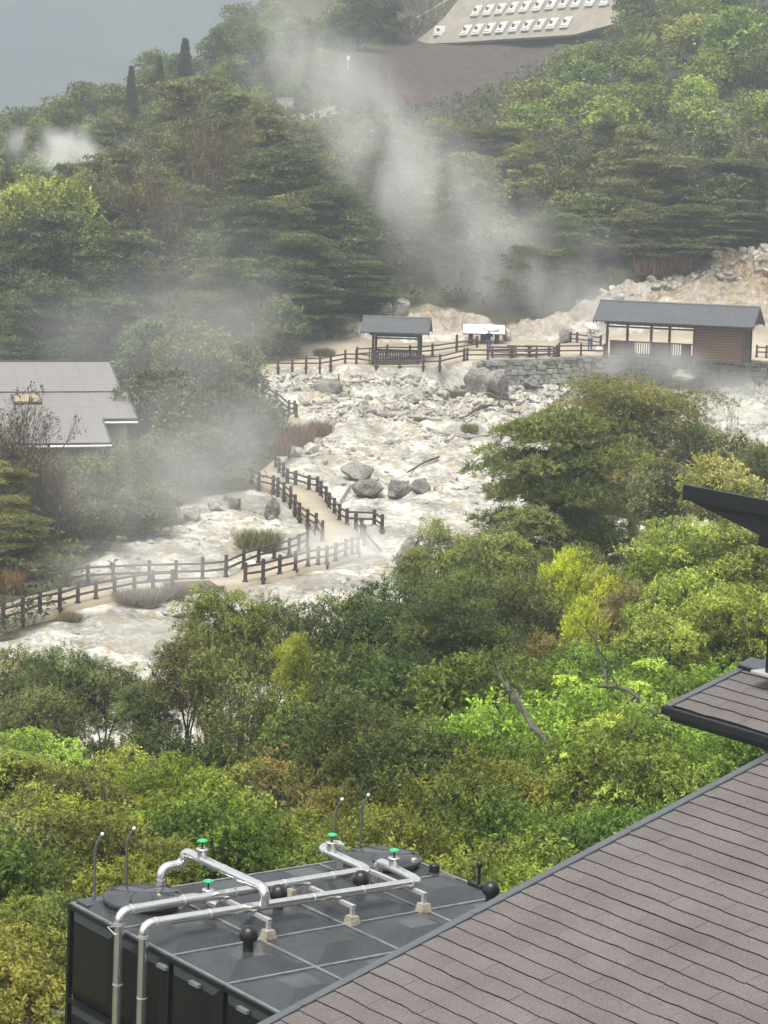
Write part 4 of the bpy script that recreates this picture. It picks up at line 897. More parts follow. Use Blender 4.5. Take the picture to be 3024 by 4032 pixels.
log([(1073, 862), (1062, 878), (1040, 896), (1010, 908)], .17, 'curved dark trunk on the rubble left of the crossed poles')
log([(784, 902), (850, 906), (930, 914), (1000, 912), (1030, 905)], .09, 'long pale pipe crossing the rubble in the middle of the valley', M_PALEW, 'pipe', name='pipe')
log([(877, 922), (950, 942), (1010, 950), (1060, 952)], .09, 'pale pole on the rubble below the long pale pipe', M_PALEW)
log([(948, 998), (915, 1013), (880, 1026)], .07, 'thin dark pole slanting over the white ground above the brown boulders')
log([(1160, 838), (1135, 850), (1100, 862)], .10, 'pale broken branch under the right part of the stone wall', M_PALEW)
log([(1096, 852), (1085, 872), (1075, 886)], .09, 'left pole of the dark crossed poles on the rubble', lift=.5)
log([(1080, 858), (1092, 872), (1106, 890)], .09, 'right pole of the dark crossed poles on the rubble', lift=.5)
log([(1590, 908), (1625, 909), (1690, 910)], .14, 'dark pipe on the rubble at the right edge', M_BLKMETAL, 'pipe', name='pipe')
log([(1600, 918), (1640, 925), (1690, 930)], .08, 'pale thin pipe below the dark one at the right edge', M_PALEW, 'pipe', name='pipe')
log([(756, 1058), (745, 1072), (735, 1088)], .07, 'grey hose running down from the rounded grey boulder', M_GREYP, 'hose', name='hose')
log([(782, 1152), (800, 1178), (822, 1202)], .08, 'dark slanting plank leaning from the hairpin bend to the white ground', lift=.4)
log([(442, 1318), (420, 1330), (395, 1340)], .09, 'broken dark branch in the gully under the plank bridge')
log([(410, 1305), (432, 1335), (455, 1345)], .08, 'thin dead branch leaning beside the bridge gully')
log([(517, 1112), (517, 1118)], .08, 'short upright dark stake among the misty boulders', lift=.7)
# ---- rocks
def rockmesh(seed, n=26, detail=2, rough=.10):
    rng = np.random.default_rng(seed); bm = bmesh.new()
    for p in rng.normal(size=(n, 3)):
        p = p/np.linalg.norm(p)*(.8+.2*rng.random()); bm.verts.new(p)
    r = bmesh.ops.convex_hull(bm, input=bm.verts); bmesh.ops.delete(bm, geom=[g for g in r['geom_interior'] if isinstance(g, bmesh.types.BMVert)], context='VERTS')
    bmesh.ops.bevel(bm, geom=list(bm.edges), offset=.07, segments=1, affect='EDGES')
    bmesh.ops.triangulate(bm, faces=bm.faces)
    bmesh.ops.subdivide_edges(bm, edges=list(bm.edges), cuts=detail, use_grid_fill=True)
    for v in bm.verts:
        c = v.co; k = 1+rough*(math.sin(c.x*7+seed)*math.sin(c.y*6+seed*2)*math.sin(c.z*8)+rng.normal()*.12); v.co = c*k
    me = bpy.data.meshes.new('rock'); bm.to_mesh(me); bm.free(); return me
ROCKS = [rockmesh(200+i, 12+2*i) for i in range(7)]
def boulder(x0, x1, y0, y1, label, mat, k=0, yd=1.0, rz=0.3, name='boulder', sink=.12):
    """boulder seen between px x0..x1 and y0..y1, standing where its foot meets the ground"""
    p = qhit((x0+x1)/2, y1); w_ = (x1-x0)*K*p[1]/F; h = (y1-y0)*K*p[1]/F
    me = ROCKS[k % 7].copy(); me.materials.clear(); me.materials.append(mat); V = np.array([v.co[:] for v in me.vertices]) @ rotz(rz).T
    mn, mx = V.min(0), V.max(0); V = (V-(mn+mx)/2)/(mx-mn)*np.array([w_, w_*yd*.85, h*(1+sink)]); V[:, 2] += h*(.5-sink/2)
    me.vertices.foreach_set('co', V.astype(np.float32).ravel()); me.update(); o = bpy.data.objects.new(name, me); COL.objects.link(o)
    o.location = (p[0], p[1]+w_*yd*.3, float(min(max(HZ(p[0], p[1]), p[2]-.35), p[2]+.1))); tag(o, label, 'boulder')
GR, PR = M_ROCKG, M_ROCKP
for i, b in enumerate([
 (733, 808, 998, 1041, 'wedge-shaped beige-grey boulder leaning on the white ground', GR),
 (756, 830, 1041, 1078, 'large rounded grey-brown boulder left of the dark angular one', GR),
 (836, 894, 1041, 1084, 'dark grey angular boulder on the white ground', GR),
 (889, 931, 1035, 1070, 'brown-grey blocky boulder right of the dark angular one', GR),
 (935, 962, 1050, 1067, 'small pale boulder right of the brown blocky one', PR),
 (541, 606, 1064, 1126, 'big grey boulder beside the left fence of the walkway', GR),
 (393, 434, 1094, 1128, 'pale pointed boulder in the mist', PR),
 (446, 488, 1088, 1112, 'pale low boulder right of the pointed one', PR),
 (492, 520, 1078, 1105, 'grey boulder behind the upright stake', GR),
 (480, 505, 1070, 1090, 'small pale boulder under the misty trees', PR),
 (853, 920, 1166, 1242, 'large brown rounded boulder behind the olive trees', GR),
 (930, 953, 1125, 1152, 'small brown boulder left of the big pine foot', GR),
 (661, 744, 806, 860, 'dark grey rock mass below the upper fence', GR),
 (726, 761, 858, 882, 'white boulder in the rubble below the small shelter', PR),
 (690, 726, 862, 880, 'pale boulder left of the white one', PR),
 (1000, 1066, 783, 838, 'big triangular grey boulder against the stone wall', GR),
 (1045, 1100, 788, 844, 'dark grey split boulder next to the triangular one', GR),
 (1454, 1508, 786, 812, 'pale boulder on top of the rubble under the long shelter', PR),
 (1606, 1634, 812, 844, 'grey boulder below the right end of the stone wall', GR),
 (1083, 1121, 703, 742, 'rounded brown rock behind the terrace', PR),
 (1207, 1231, 704, 748, 'tall rounded standing stone on the terrace', GR),
 (846, 885, 640, 682, 'orange-brown crag above the small shelter roof', PR),
 (815, 850, 655, 690, 'pale crag left of the orange-brown one', PR),
 (876, 905, 860, 885, 'grey block in the rubble, third from the white boulder', GR),
 (770, 800, 868, 895, 'pale rounded rock in the rubble', PR),
 (905, 935, 835, 858, 'grey-green rock in the middle of the rubble', GR),
 (850, 880, 838, 858, 'brownish rock under the small shelter terrace', GR),
 (630, 655, 960, 985, 'pale rock right of the brown reeds', PR),
 (655, 690, 955, 980, 'whitish rock at the edge of the white sheet', PR),
 (315, 345, 1305, 1320, 'brown rock under the lower left path', GR),
 (395, 425, 1292, 1312, 'pale rock in the bridge gully', PR),
 (350, 400, 1310, 1330, 'pale brown rock at the mouth of the bridge gully', PR),
 (235, 262, 1178, 1195, 'pale rock in the mist above the lower left path', PR),
 (1236, 1290, 800, 832, 'jagged grey rock leaning on the stone wall behind the golden pine', GR),
 (1330, 1380, 806, 838, 'broken pale rock at the foot of the stone wall', PR),
 (1130, 1162, 806, 828, 'grey rock at the foot of the stone wall right of the split boulder', GR),
 (250, 275, 1150, 1166, 'small pale rock below the misty grey-green tree', PR),
]): boulder(*b[:5], b[5], i, 1.0, i*1.1)
def rubble():
    rng = np.random.default_rng(9); V = []; F_ = []; base = []
    ic = [np.array([v.co[:] for v in m.vertices]) for m in (rockmesh(300, 10, 0), rockmesh(301, 12, 0), rockmesh(302, 9, 0))]
    fc = []
    for k, m in enumerate((rockmesh(300, 10, 0), rockmesh(301, 12, 0), rockmesh(302, 9, 0))):
        fc.append(np.array([[v for v in p.vertices] for p in m.polygons]))
    n = 0; tot = 0
    while n < 8500:
        y = 100+105*rng.random()**.62 if rng.random() < .75 else 158+27*rng.random(); x = rng.uniform(-32, 36)
        if y > 184 and y < 201: continue
        if not inpoly(x, y, ROCKP): continue
        u = max(0, (y-150)/35); 
        if rng.random() > .24+u*.76: continue
        if float(fbm(x*.25, y*.25, 2, 60)) < -.25+.3*rng.random()-u*.15: continue
        if ((_pp[:, 0]-x)**2+(_pp[:, 1]-y)**2).min() < 1: continue
        s = (.045+.30*rng.random()**3.6)*(.85+.75*u); k = n % 3; R = rotz(rng.random()*6.28); sc3 = s*np.array([1+.5*rng.random(), 1, .65+.3*rng.random()])
        v = (ic[k]*sc3) @ R.T+np.array([x, y, float(HZ(x, y))+s*.15]); V.append(v); F_.append(fc[k]+tot); tot += len(v); n += 1
    me = npmesh('rubble', np.concatenate(V), np.concatenate(F_)); o = link('rubble', me, M_ROCKP); tag(o, 'pale rubble and loose stones scattered over the valley floor', 'rubble', kind='stuff')
rubble()
# ---- reeds and low clumps
def reed(name, seed, h, r, n, wd=.03):
    rng = np.random.default_rng(seed); a = rng.random(n)*6.283; q = np.sqrt(rng.random(n))*r; B = np.stack([np.cos(a)*q, np.sin(a)*q, -.1+0*q], 1)
    D_ = nrm(rng.normal(size=(n, 3))*.22+np.array([0, 0, 1.0])); V = leafquads(B, D_, h*(.5+.6*rng.random(n)), np.full(n, wd), rng)
    f = np.arange(len(V)).reshape(-1, 4); root = bpy.data.objects.new(name, None); COL.objects.link(root)
    c = link('blades', npmesh(name+'_blades', V, f, False, {'v': ('FACE', rng.random(n))}), M_LEAF, root); CH[root.name] = [c]; return root
REED = [reed('reed_clump', 70+i, 1.5, 1.0, 1500, .035) for i in range(2)]
def clump(x, y, wpx, hpx, color, label):
    p = qhit(x, y); s = wpx*K*p[1]/F/2.3; h = hpx*K*p[1]/F/1.6
    place(REED[int(RNG.integers(2))], (p[0], p[1], float(HZ(p[0], p[1]))), (s, s, h), RNG.random()*6, color, label, 'reeds')
for a in [(640, 960, 80, 62, (.20, .13, .085), 'tall brown reeds beside the misty path'), (600, 985, 60, 60, (.17, .10, .07), 'reddish-brown reeds at the top of the walkway'), (690, 935, 60, 40, (.22, .16, .11), 'pale brown reeds right of the tall ones'),
          (560, 1185, 110, 50, (.17, .17, .075), 'olive grass clump between the two arms of the path'), (300, 1310, 120, 38, (.17, .14, .09), 'brown grass clump in front of the lower left path'), (370, 1300, 90, 45, (.13, .11, .075), 'dark brown reeds left of the bridge gully'),
          (150, 1335, 60, 22, (.20, .19, .09), 'yellowish grass under the lower left fence'), (20, 1275, 70, 60, (.24, .16, .07), 'rust-coloured dry grass at the left edge'),
          (1415, 598, 90, 45, (.20, .14, .085), 'brown pampas grass on the bank behind the long shelter'), (1470, 590, 80, 45, (.18, .13, .08), 'brown pampas grass right of the first clump on the bank'), (1340, 612, 60, 35, (.12, .12, .06), 'olive grass on the bank at the left end of the long roof'),
          (910, 918, 34, 20, (.16, .16, .08), 'small green tuft on the rubble'), (985, 840, 50, 20, (.12, .15, .08), 'green tuft under the triangular boulder'), (1015, 935, 40, 24, (.17, .18, .08), 'yellowish tuft left of the big pine top'), (700, 770, 50, 22, (.16, .15, .08), 'low shrubby grass at the left foot of the small shelter'),
          (985, 648, 60, 26, (.18, .12, .085), 'brown scrub on the bank above the sign board'), (1130, 660, 80, 28, (.17, .13, .09), 'brown scrub on the misty bank in the middle')]: clump(*a)
# ---- retaining wall of stone blocks
def stonewall():
    rng = np.random.default_rng(4); e = [p+np.array([0, -.35, 0]) for p in hits([(1040, 783), (1100, 780), (1213, 776), (1214, 776), (1310, 775), (1480, 778), (1612, 781), (1760, 784)])]
    c = e[0].copy(); root = empty('stone_wall', tuple(c)); tag(root, 'mossy grey stone block wall carrying the terrace of the long shelter', 'wall')
    m = MB(); cap = MB()
    for i in range(len(e)-1):
        a, b = e[i], e[i+1]; ln = np.linalg.norm((b-a)[:2]); 
        if ln < .4: continue
        d = (b-a)/ln; R = np.array([[d[0], d[1], 0], [-d[1], d[0], 0], [0, 0, 1]]).T; up_ = 1 if i < 3 else 0
        for r_ in range(7):
            x = -rng.random()*.3
            while x < ln:
                w_ = .30+.55*rng.random()**1.5; p = a+d*(x+w_/2); z = float(H(p[0], p[1]+.4))+.10-.22-r_*.36
                m.bevbox((p-c)*[1, 1, 0]+R @ np.array([0, rng.normal()*.06, 0])+[0, 0, z-c[2]+rng.normal()*.02], (w_-.006, .5+.1*rng.random(), .352+.03*rng.random()), .055, R @ rotz(rng.normal()*.05)); x += w_
        for k in range(int(ln/1.0)+1):
            t0 = min(k*1.0, ln-.5); p = a+d*(t0+.5); cap.bevbox((p-c)*[1, 1, 0]+[0, 0, float(H(p[0], p[1]+.4))+.06-c[2]], (.99, .62, .22), .02, R)
    m.build('masonry', concrete('old_masonry', (.30, .29, .26), (.10, .105, .09), 1.6), root); cap.build('coping', concrete('coping', (.26, .25, .23), (.12, .12, .11), 2), root)
stonewall()
# ---- shelters
def tiles(name, c, c2, rowh=.24, roww=.35):
    m, t, b = new_mat(name); v = opos(t); br = N(t, 'ShaderNodeTexBrick'); L(t, v, br.inputs['Vector']); br.inputs['Scale'].default_value = 1; br.inputs['Row Height'].default_value = rowh; br.inputs['Brick Width'].default_value = roww
    br.inputs['Mortar Size'].default_value = .014; br.inputs['Color1'].default_value = (*c, 1); br.inputs['Color2'].default_value = (*c2, 1); br.inputs['Mortar'].default_value = tuple(x*.35 for x in c)+(1,)
    n = noise(t, 9, 4, .6, v); mx = N(t, 'ShaderNodeMix', data_type='RGBA', blend_type='MULTIPLY'); mx.inputs[0].default_value = .5; L(t, br.outputs[0], mx.inputs[6]); L(t, n.outputs[0], mx.inputs[7]); L(t, mx.outputs[2], b.inputs['Base Color'])
    b.inputs['Roughness'].default_value = .5; bump(t, b, br.outputs['Fac'], -.5, .02); return m
M_TILE = tiles('dark_roof_tiles', (.115, .12, .13), (.085, .09, .10)); M_HOUSE = tiles('grey_roof_slates', (.30, .28, .28), (.28, .265, .265), .20, 2.7)
M_BEIGE = solid('beige_render', (.42, .37, .28), .9, scale=3, var=.15)
def planks(name, c, c2):
    m, t, b = new_mat(name); v = opos(t); wv = N(t, 'ShaderNodeTexWave', wave_type='BANDS', bands_direction='Z'); wv.inputs['Scale'].default_value = 1.6; wv.inputs['Distortion'].default_value = .6; L(t, v, wv.inputs['Vector'])
    n = noise(t, 5, 6, .7, v); a = N(t, 'ShaderNodeMath', operation='MULTIPLY'); L(t, wv.outputs[1], a.inputs[0]); L(t, n.outputs[0], a.inputs[1]); L(t, ramp(t, a.outputs[0], [(.05, c2), (.5, c)]), b.inputs['Base Color']); b.inputs['Roughness'].default_value = .75; return m
M_PLANK = planks('brown_planks', (.15, .085, .055), (.055, .032, .024))
def roofpart(root, x0, x1, yc, half, z, rise, th, mat, name='roof'):
    """gable roof along X; a parent mesh with bargeboards and ridge cap as sub-parts"""
    hyp = math.hypot(half, rise); r = None
    for s in (-1, 1):
        m = MB(); m.box((0, 0, 0), (x1-x0, hyp, th)); o = m.build(name if s < 0 else 'rear_'+name, mat, root); o.location = ((x0+x1)/2, yc+s*half/2, z+rise/2); o.rotation_euler = (-s*math.atan2(rise, half), 0, 0); r = r or o
        for xx in (x0-.02, x1+.02):
            b = MB().box((xx-(x0+x1)/2, 0, -.06), (.05, hyp+.03, .24)).build('bargeboard', M_WOOD, o)
    MB().tube([(x0-.06, yc, z+rise+.03), (x1+.06, yc, z+rise+.03)], .10, 8).build('ridge_cap', mat, root)
    return r
def shelter(label, P0, yaw, span, depth, roofx, ov, eave, rise, fposts, bposts, panels, rails, wall=None):
    root = empty('shelter', tuple(P0)); root.rotation_euler = (0, 0, yaw); tag(root, label, 'shelter')
    roofpart(root, roofx[0], roofx[1], depth/2, depth/2+ov, eave, rise, .10, M_TILE)
    for x in fposts: m = MB().bevbox((0, 0, eave/2), (.17, .17, eave+.1), .01).build('post', M_WOOD, root); m.location = (x, 0, 0)
    for x in bposts: m = MB().bevbox((0, 0, eave/2), (.17, .17, eave+.1), .01).build('post', M_WOOD, root); m.location = (x, depth, 0)
    for y in (0, depth):
        MB().bevbox((span/2, y, eave-.12), (span+.5, .15, .22), .01).build('beam', M_WOOD, root)
        MB().bevbox((span/2, y, eave-.42), (span+.1, .10, .12), .01).build('tie_beam', M_WOOD, root)
    m = MB(); n = int((roofx[1]-roofx[0])/.42)
    for i in range(n):
        x = roofx[0]+.2+i*.42
        for s in (-1, 1):
            hl = depth/2+ov; a = math.atan2(rise, hl); R = np.array([[1, 0, 0], [0, math.cos(a), s*math.sin(a)], [0, -s*math.sin(a), math.cos(a)]])
            m.box((x, depth/2+s*hl*.5, eave+rise*.5-.13), (.07, hl*1.0/math.cos(a)*.96, .09), R)
    m.build('rafters', M_WOODW, root)
    for (x0, x1, y, h) in panels:
        b = MB(); k = max(2, int((x1-x0)/.16))
        for i in range(k): b.box((x0+(i+.5)*(x1-x0)/k, y, h/2+.08), ((x1-x0)/k-.012, .04, h-.1))
        b.box(((x0+x1)/2, y-.035, h), (x1-x0, .06, .09)); b.box(((x0+x1)/2, y+.25, .45), (x1-x0, .42, .05)); b.build('bench', M_FENCE, root)
    for (x0, x1, y, h) in rails:
        b = MB(); k = max(2, int((x1-x0)/.17))
        for i in range(k+1): b.box((x0+i*(x1-x0)/k, y, h/2+.08), (.07, .05, h-.15))
        b.box(((x0+x1)/2, y, h), (x1-x0+.06, .09, .09)); b.box(((x0+x1)/2, y, .14), (x1-x0+.06, .08, .08)); b.build('railing', M_FENCE, root)
    if wall:
        x0, x1 = wall; MB().box(((x0+x1)/2, -.03, eave/2-.06), (x1-x0, .07, eave-.35)).build('plank_wall', M_PLANK, root)
        MB().box(((x0+x1)/2, depth, eave/2-.06), (x1-x0-.2, .07, eave-.35)).build('plank_wall', M_PLANK, root)
        MB().box((x0+.02, depth/2, eave/2-.06), (.07, depth-.12, eave-.35)).build('plank_wall', M_PLANK, root)
        MB().box((x1, depth/2, .55), (.07, depth-.2, 1.0)).build('plank_wall', M_PLANK, root)
        sl_ = MB()
        for i in range(6): sl_.box((x1+.01, .3+i*(depth-.6)/5, 1.75), (.06, .10, 1.5))
        sl_.build('window_slats', M_WOODW, root)
        MB().box((x1-.05, depth/2, 1.75), (.03, depth-.3, 1.4)).build('window_panel', solid('pale_panel', (.42, .41, .38), .6), root)
        tri = MB(); tri.add([(x1+.0, -.1, eave+.02), (x1, depth+.1, eave+.02), (x1, depth/2, eave+rise*.9), (x1+.05, -.1, eave+.02), (x1+.05, depth+.1, eave+.02), (x1+.05, depth/2, eave+rise*.9)], [(0, 2, 1), (3, 4, 5), (0, 1, 4, 3), (1, 2, 5, 4), (2, 0, 3, 5)]); tri.build('gable_boards', M_PLANK, root)
    return root
pb = atD(2387.6, 1409, 185.3)
shelter('long open wooden rest shelter with dark tiled roof and plank-walled right end', pb, rad(-18), 9.95, 3.1, (-.9, 10.75), .75, 2.72, 1.30, (0, 3.25, 6.4, 9.95), (.8, 3.95, 6.4, 9.95),
        [(.15, 2.0, .35, 1.25), (3.3, 4.7, .35, 1.25), (5.4, 6.1, .35, 1.2)], [(.1, 3.1, 2.95, 1.05), (3.2, 6.1, 2.95, 1.05)], (6.45, 9.9))
ps = atD(1467, 1438, 187.2)
shelter('small open wooden shelter with dark tiled roof beside the pine slope', ps, rad(-5), 3.35, 2.3, (-.85, 4.1), .70, 2.45, 1.00, (0, 3.35), (0, 3.35), [], [(-.25, 3.25, -.05, 1.12), (0, 3.35, 2.3, 1.0)])
# ---- house with grey roofs at the left
def house():
    e0 = qD(238, 957, 150); yaw = rad(18.5); root = empty('house', tuple(e0)); root.rotation_euler = (0, 0, yaw); tag(root, 'beige house with two stepped grey slate roofs at the left edge', 'house')
    tn = math.tan(rad(25)); sl = 1/math.cos(rad(25)); ang = rad(25)
    def plane(name, x0, x1, y0, y1, dz=0, mat=M_HOUSE, th=.10):
        m = MB().box((0, 0, 0), (x1-x0, (y1-y0)*sl, th)); o = m.build(name, mat, root); o.location = ((x0+x1)/2, (y0+y1)/2, (y0+y1)/2*tn+dz); o.rotation_euler = (ang, 0, 0); return o
    r1 = plane('roof', -16, 0, 0, 2.45); r1b = plane('roof', -16, 2.15, 2.452, 5.5)
    fa = math.cos(ang)
    r2_ = plane('rear_roof', -16, 1.72, 5.2, 8.5, .10)
    m = MB().box((0, 0, 0), (18.0, 4.5*sl, .1)); o = m.build('back_roof', M_HOUSE, root); o.location = (-7, 10.7, 8.5*tn+.1-2.25*tn); o.rotation_euler = (-ang, 0, 0)
    MB().box((-6.95, 5.5, 5.5*tn+.07), (18.3, .18, .06)).build('ridge_cap', M_TRIM, root); MB().box((-7.1, 8.5, 8.5*tn+.17), (17.6, .2, .06)).build('ridge_cap', M_TRIM, root)
    MB().box((-8, -.06, -.14), (16.1, .06, .24)).build('fascia', M_WOOD, root); MB().tube([(-16, -.14, -.16), (.05, -.14, -.16)], .075, 8).build('gutter', M_WHITE, root)
    MB().box((1.08, 2.40, 2.45*tn-.16), (2.1, .06, .24)).build('fascia', M_WOOD, root); MB().tube([(.0, 2.32, 2.45*tn-.20), (2.2, 2.32, 2.45*tn-.20)], .07, 8).build('gutter', M_WHITE, root)
    for (x, y0, y1) in ((.02, 0, 2.45), (2.17, 2.45, 5.5), (1.74, 5.2, 8.5)):
        b = MB().box((0, 0, 0), (.08, (y1-y0)*sl, .2)).build('rake_trim', M_TRIM, root); b.location = (x+.03, (y0+y1)/2, (y0+y1)/2*tn-.02+(.1 if y0 == 5.2 else 0)); b.rotation_euler = (ang, 0, 0)
    MB().box((-8.3, .75, -1.95), (15.6, .2, 3.5)).build('wall', M_BEIGE, root); MB().box((-.45, 1.9, -1.75), (.2, 2.2, 3.9)).build('wall', M_BEIGE, root); MB().box((.6, 3.1, -1.2), (2.2, .2, 4.4)).build('wall', M_BEIGE, root); MB().box((1.35, 7.4, -1.3), (.2, 8.0, 4.8)).build('wall', M_BEIGE, root)
    MB().tube([(-2.9, .58, -.2), (-2.9, .58, -3.3)], .05, 8).build('downpipe', M_WHITE, root)
    for x in (-5.6, -9.5): 
        w_ = MB().box((x, .63, -1.4), (1.6, .05, 1.3)).build('window', M_BLKMETAL, root); MB().box((x, .60, -1.4), (1.45, .03, 1.15)).build('pane', solid('window_glass', (.05, .06, .07), .1), w_)
    y = 4.45; s = MB().box((0, 0, .12), (1.75, 1.0, .14)).build('skylight', M_RUST, root); s.location = (-4.2, y, y*tn); s.rotation_euler = (ang, 0, 0); MB().box((0, 0, .2), (1.5, .78, .03)).build('pane', solid('skylight_shade', (.38, .32, .22), .25), s)
house()
# ---- sign board, tables, people
def signboard():
    p = qhit(1045, 752); root = empty('sign_board', (p[0], p[1]+.3, p[2]+.1)); tag(root, 'white slanted information board on a dark wooden base', 'sign board')
    b = MB().box((0, 0, 0), (3.15, 1.25, .06)).build('panel', M_WHITE, root); b.location = (0, .3, 1.28); b.rotation_euler = (rad(28), 0, 0)
    MB().box((0, 0, -.05), (3.25, 1.32, .05)).build('frame', M_FENCE, b)
    t = MB()
    for i in range(5): t.box((.55, .38-i*.16, .032), (1.2-.15*(i % 3), .035, .006))
    t.build('lettering', solid('grey_lettering', (.35, .36, .36), .8), b); MB().box((-.75, .0, .033), (1.1, .8, .006)).build('map', solid('pale_map', (.50, .55, .52), .8, var=.3, scale=3), b)
    for x in (-1.0, 0, 1.0): o = MB().bevbox((0, 0, .5), (.35 if x else .5, .35, 1.15), .02).build('leg', M_WOOD, root); o.location = (x, .35, 0)
    MB().bevbox((0, .1, 1.0), (2.9, .1, .12), .01).build('beam', M_WOOD, root)
signboard()
def table(x, y, ln, label):
    p = qhit(x, y); root = empty('picnic_table', (p[0], p[1]+.9, p[2]+.1)); tag(root, label, 'picnic table', 'picnic tables on the terrace')
    MB().bevbox((0, 0, .72), (ln, .7, .09), .015).build('table_top', M_WOOD, root)
    for s in (-1, 1): MB().bevbox((0, s*.75, .42), (ln, .28, .08), .015).build('bench_seat', M_WOOD, root)
    for s in (-1, 1): o = MB().bevbox((0, 0, .36), (.14, .5, .68), .01).bevbox((0, 0, .36), (.10, 1.6, .10), .01).bevbox((0, .72, .2), (.10, .12, .4), .01).bevbox((0, -.72, .2), (.10, .12, .4), .01).build('leg', M_WOOD, root); o.location = (s*(ln/2-.3), 0, 0)
table(1086, 776, 2.1, 'dark wooden picnic table nearest the sign board'); table(1125, 774, 2.0, 'dark wooden picnic table in the middle of the three'); table(1165, 774, 2.1, 'dark wooden picnic table nearest the long shelter')
def skin(name, verts, edges, radii, mat, parent, root_i=0, sub=1):
    me = bpy.data.meshes.new(name); me.from_pydata(verts, edges, []); o = link(name, me, mat, parent)
    o.modifiers.new('skin', 'SKIN'); d = me.skin_vertices[0].data
    for i, r in enumerate(radii): d[i].radius = (r, r)
    d[root_i].use_root = True; s = o.modifiers.new('sub', 'SUBSURF'); s.levels = sub; s.render_levels = sub; return o
def person(base, rz, label, top, bottom, shirtm, arms, hair=(.02, .018, .015)):
    """continuous skinned body; jacket, trousers, shoes and hair over it"""
    root = empty('person', tuple(base)); root.rotation_euler = (0, 0, rz); tag(root, label, 'person')
    V = [(0, 0, .93), (0, .01, 1.10), (0, .01, 1.28), (0, .01, 1.42), (0, .0, 1.50), (0, -.01, 1.57), (0, -.015, 1.66)]; E = [(i, i+1) for i in range(6)]; Rr = [.13, .12, .13, .085, .05, .075, .085]
    for s in (-1, 1):
        k = len(V); V += [(s*.09, 0, .88), (s*.10, -.01, .50), (s*.10, .02, .09), (s*.10, -.10, .04)]; E += [(0, k), (k, k+1), (k+1, k+2), (k+2, k+3)]; Rr += [.085, .055, .038, .03]
    AR = []
    for s, (el, ha) in zip((-1, 1), arms):
        k = len(V); sh = (s*.18, .01, 1.40); V += [sh, el, ha]; E += [(3, k), (k, k+1), (k+1, k+2)]; Rr += [.055, .038, .026]; AR.append((k, k+1, k+2))
        d = nrm(np.array(ha)-np.array(el)); u = nrm(np.cross(d, (0.2, 1, .1))); w_ = np.cross(d, u)
        palm = np.array(ha)+d*.045; kp = len(V); V.append(tuple(palm)); E.append((k+2, kp)); Rr.append(.024)
        for f in range(4):
            q = palm+u*(f-1.5)*.019+d*.045; q2 = q+d*.018+w_*.018*(1 if s > 0 else -1); j = len(V); V += [tuple(q), tuple(q2)]; E += [(kp, j), (j, j+1)]; Rr += [.009, .008]
        q = palm+u*.035; j = len(V); V += [tuple(q), tuple(q+d*.03)]; E += [(kp, j), (j, j+1)]; Rr += [.01, .009]
    skin('body', V, E, Rr, solid('skin_tone', (.42, .26, .19), .6), root)
    jv = V[0:4]+[V[i] for a in AR for i in a]; je = [(0, 1), (1, 2), (2, 3), (3, 4), (4, 5), (5, 6), (3, 7), (7, 8), (8, 9)]; skin('jacket', jv, je, [.165, .155, .165, .105]+[.078, .058, .044]*2, shirtm, root)
    tv = [V[0], V[7], V[8], V[9], V[11], V[12], V[13]]; skin('trousers', tv, [(0, 1), (1, 2), (2, 3), (0, 4), (4, 5), (5, 6)], [.15, .105, .075, .058, .105, .075, .058], bottom, root)
    sv = [V[9], V[10]]; 
    for i in (9, 13): skin('shoe', [V[i], V[i+1]], [(0, 1)], [.05, .042], M_BLACK, root)
    m = MB().lathe([(.001, .13), (.06, .115), (.10, .06), (.112, 0), (.105, -.06), (.09, -.09)], (0, .015, 1.66), 14); m.build('hair', solid('hair', hair, .6), root)
    f = MB()
    for s in (-1, 1): f.lathe([(.001, .008), (.008, 0), (.001, -.008)], (s*.03, -.098, 1.67), 8)
    f.build('eyes', M_BLACK, root); MB().box((0, -.105, 1.645), (.022, .03, .03)).build('nose', solid('skin_nose', (.42, .26, .19), .6), root); MB().box((0, -.095, 1.61), (.045, .012, .008)).build('mouth', solid('lips', (.13, .115, .065), .6), root)
    return root
def umbrella(at, tilt, r, label, hand):
    root = empty('umbrella', tuple(at)); root.rotation_euler = tilt; tag(root, label, 'umbrella')
    V = []; F_ = []; n = 8
    for j, (rr, z) in enumerate([(.02, 0), (.35, -.03), (.7, -.12), (1.0, -.30)]):
        for k in range(n*3):
            a = 6.2832*k/(n*3); sag = 1 if k % 3 == 0 else .965; V.append((rr*r*math.cos(a)*sag, rr*r*math.sin(a)*sag, z*r*1.9))
    for j in range(3):
        for k in range(n*3): F_.append((j*24+k, j*24+(k+1) % 24, j*24+24+(k+1) % 24, j*24+24+k))
    me = npmesh('canopy', V, F_, True); o = link('canopy', me, solid('white_canopy', (.66, .66, .60), .5, var=.05), root); s = o.modifiers.new('t', 'SOLIDIFY'); s.thickness = .006
    MB().tube([(0, 0, .06), (0, 0, -.85)], .008, 6).build('shaft', M_BLACK, root); MB().tube([(0, 0, -.85), (0, .03, -.93), (0, .07, -.9)], .013, 6).build('handle', M_BLACK, root)
M_DARKC = solid('dark_coat', (.018, .02, .028), .8); M_WHITEC = solid('white_raincoat', (.66, .66, .63), .5, var=.06); M_BEIGEC = solid('grey_beige_trousers', (.28, .27, .25), .8); M_JEAN = solid('blue_jeans', (.07, .10, .19), .8)
p1 = qhit(1055, 765); p1 = np.array([p1[0], p1[1], p1[2]+.1])
person(p1, rad(170), 'person in a dark coat holding a pale umbrella by the sign board', None, M_JEAN, M_DARKC, [((-.27, -.14, 1.18), (-.10, -.30, 1.26)), ((.27, -.05, 1.16), (.30, -.12, .92))])
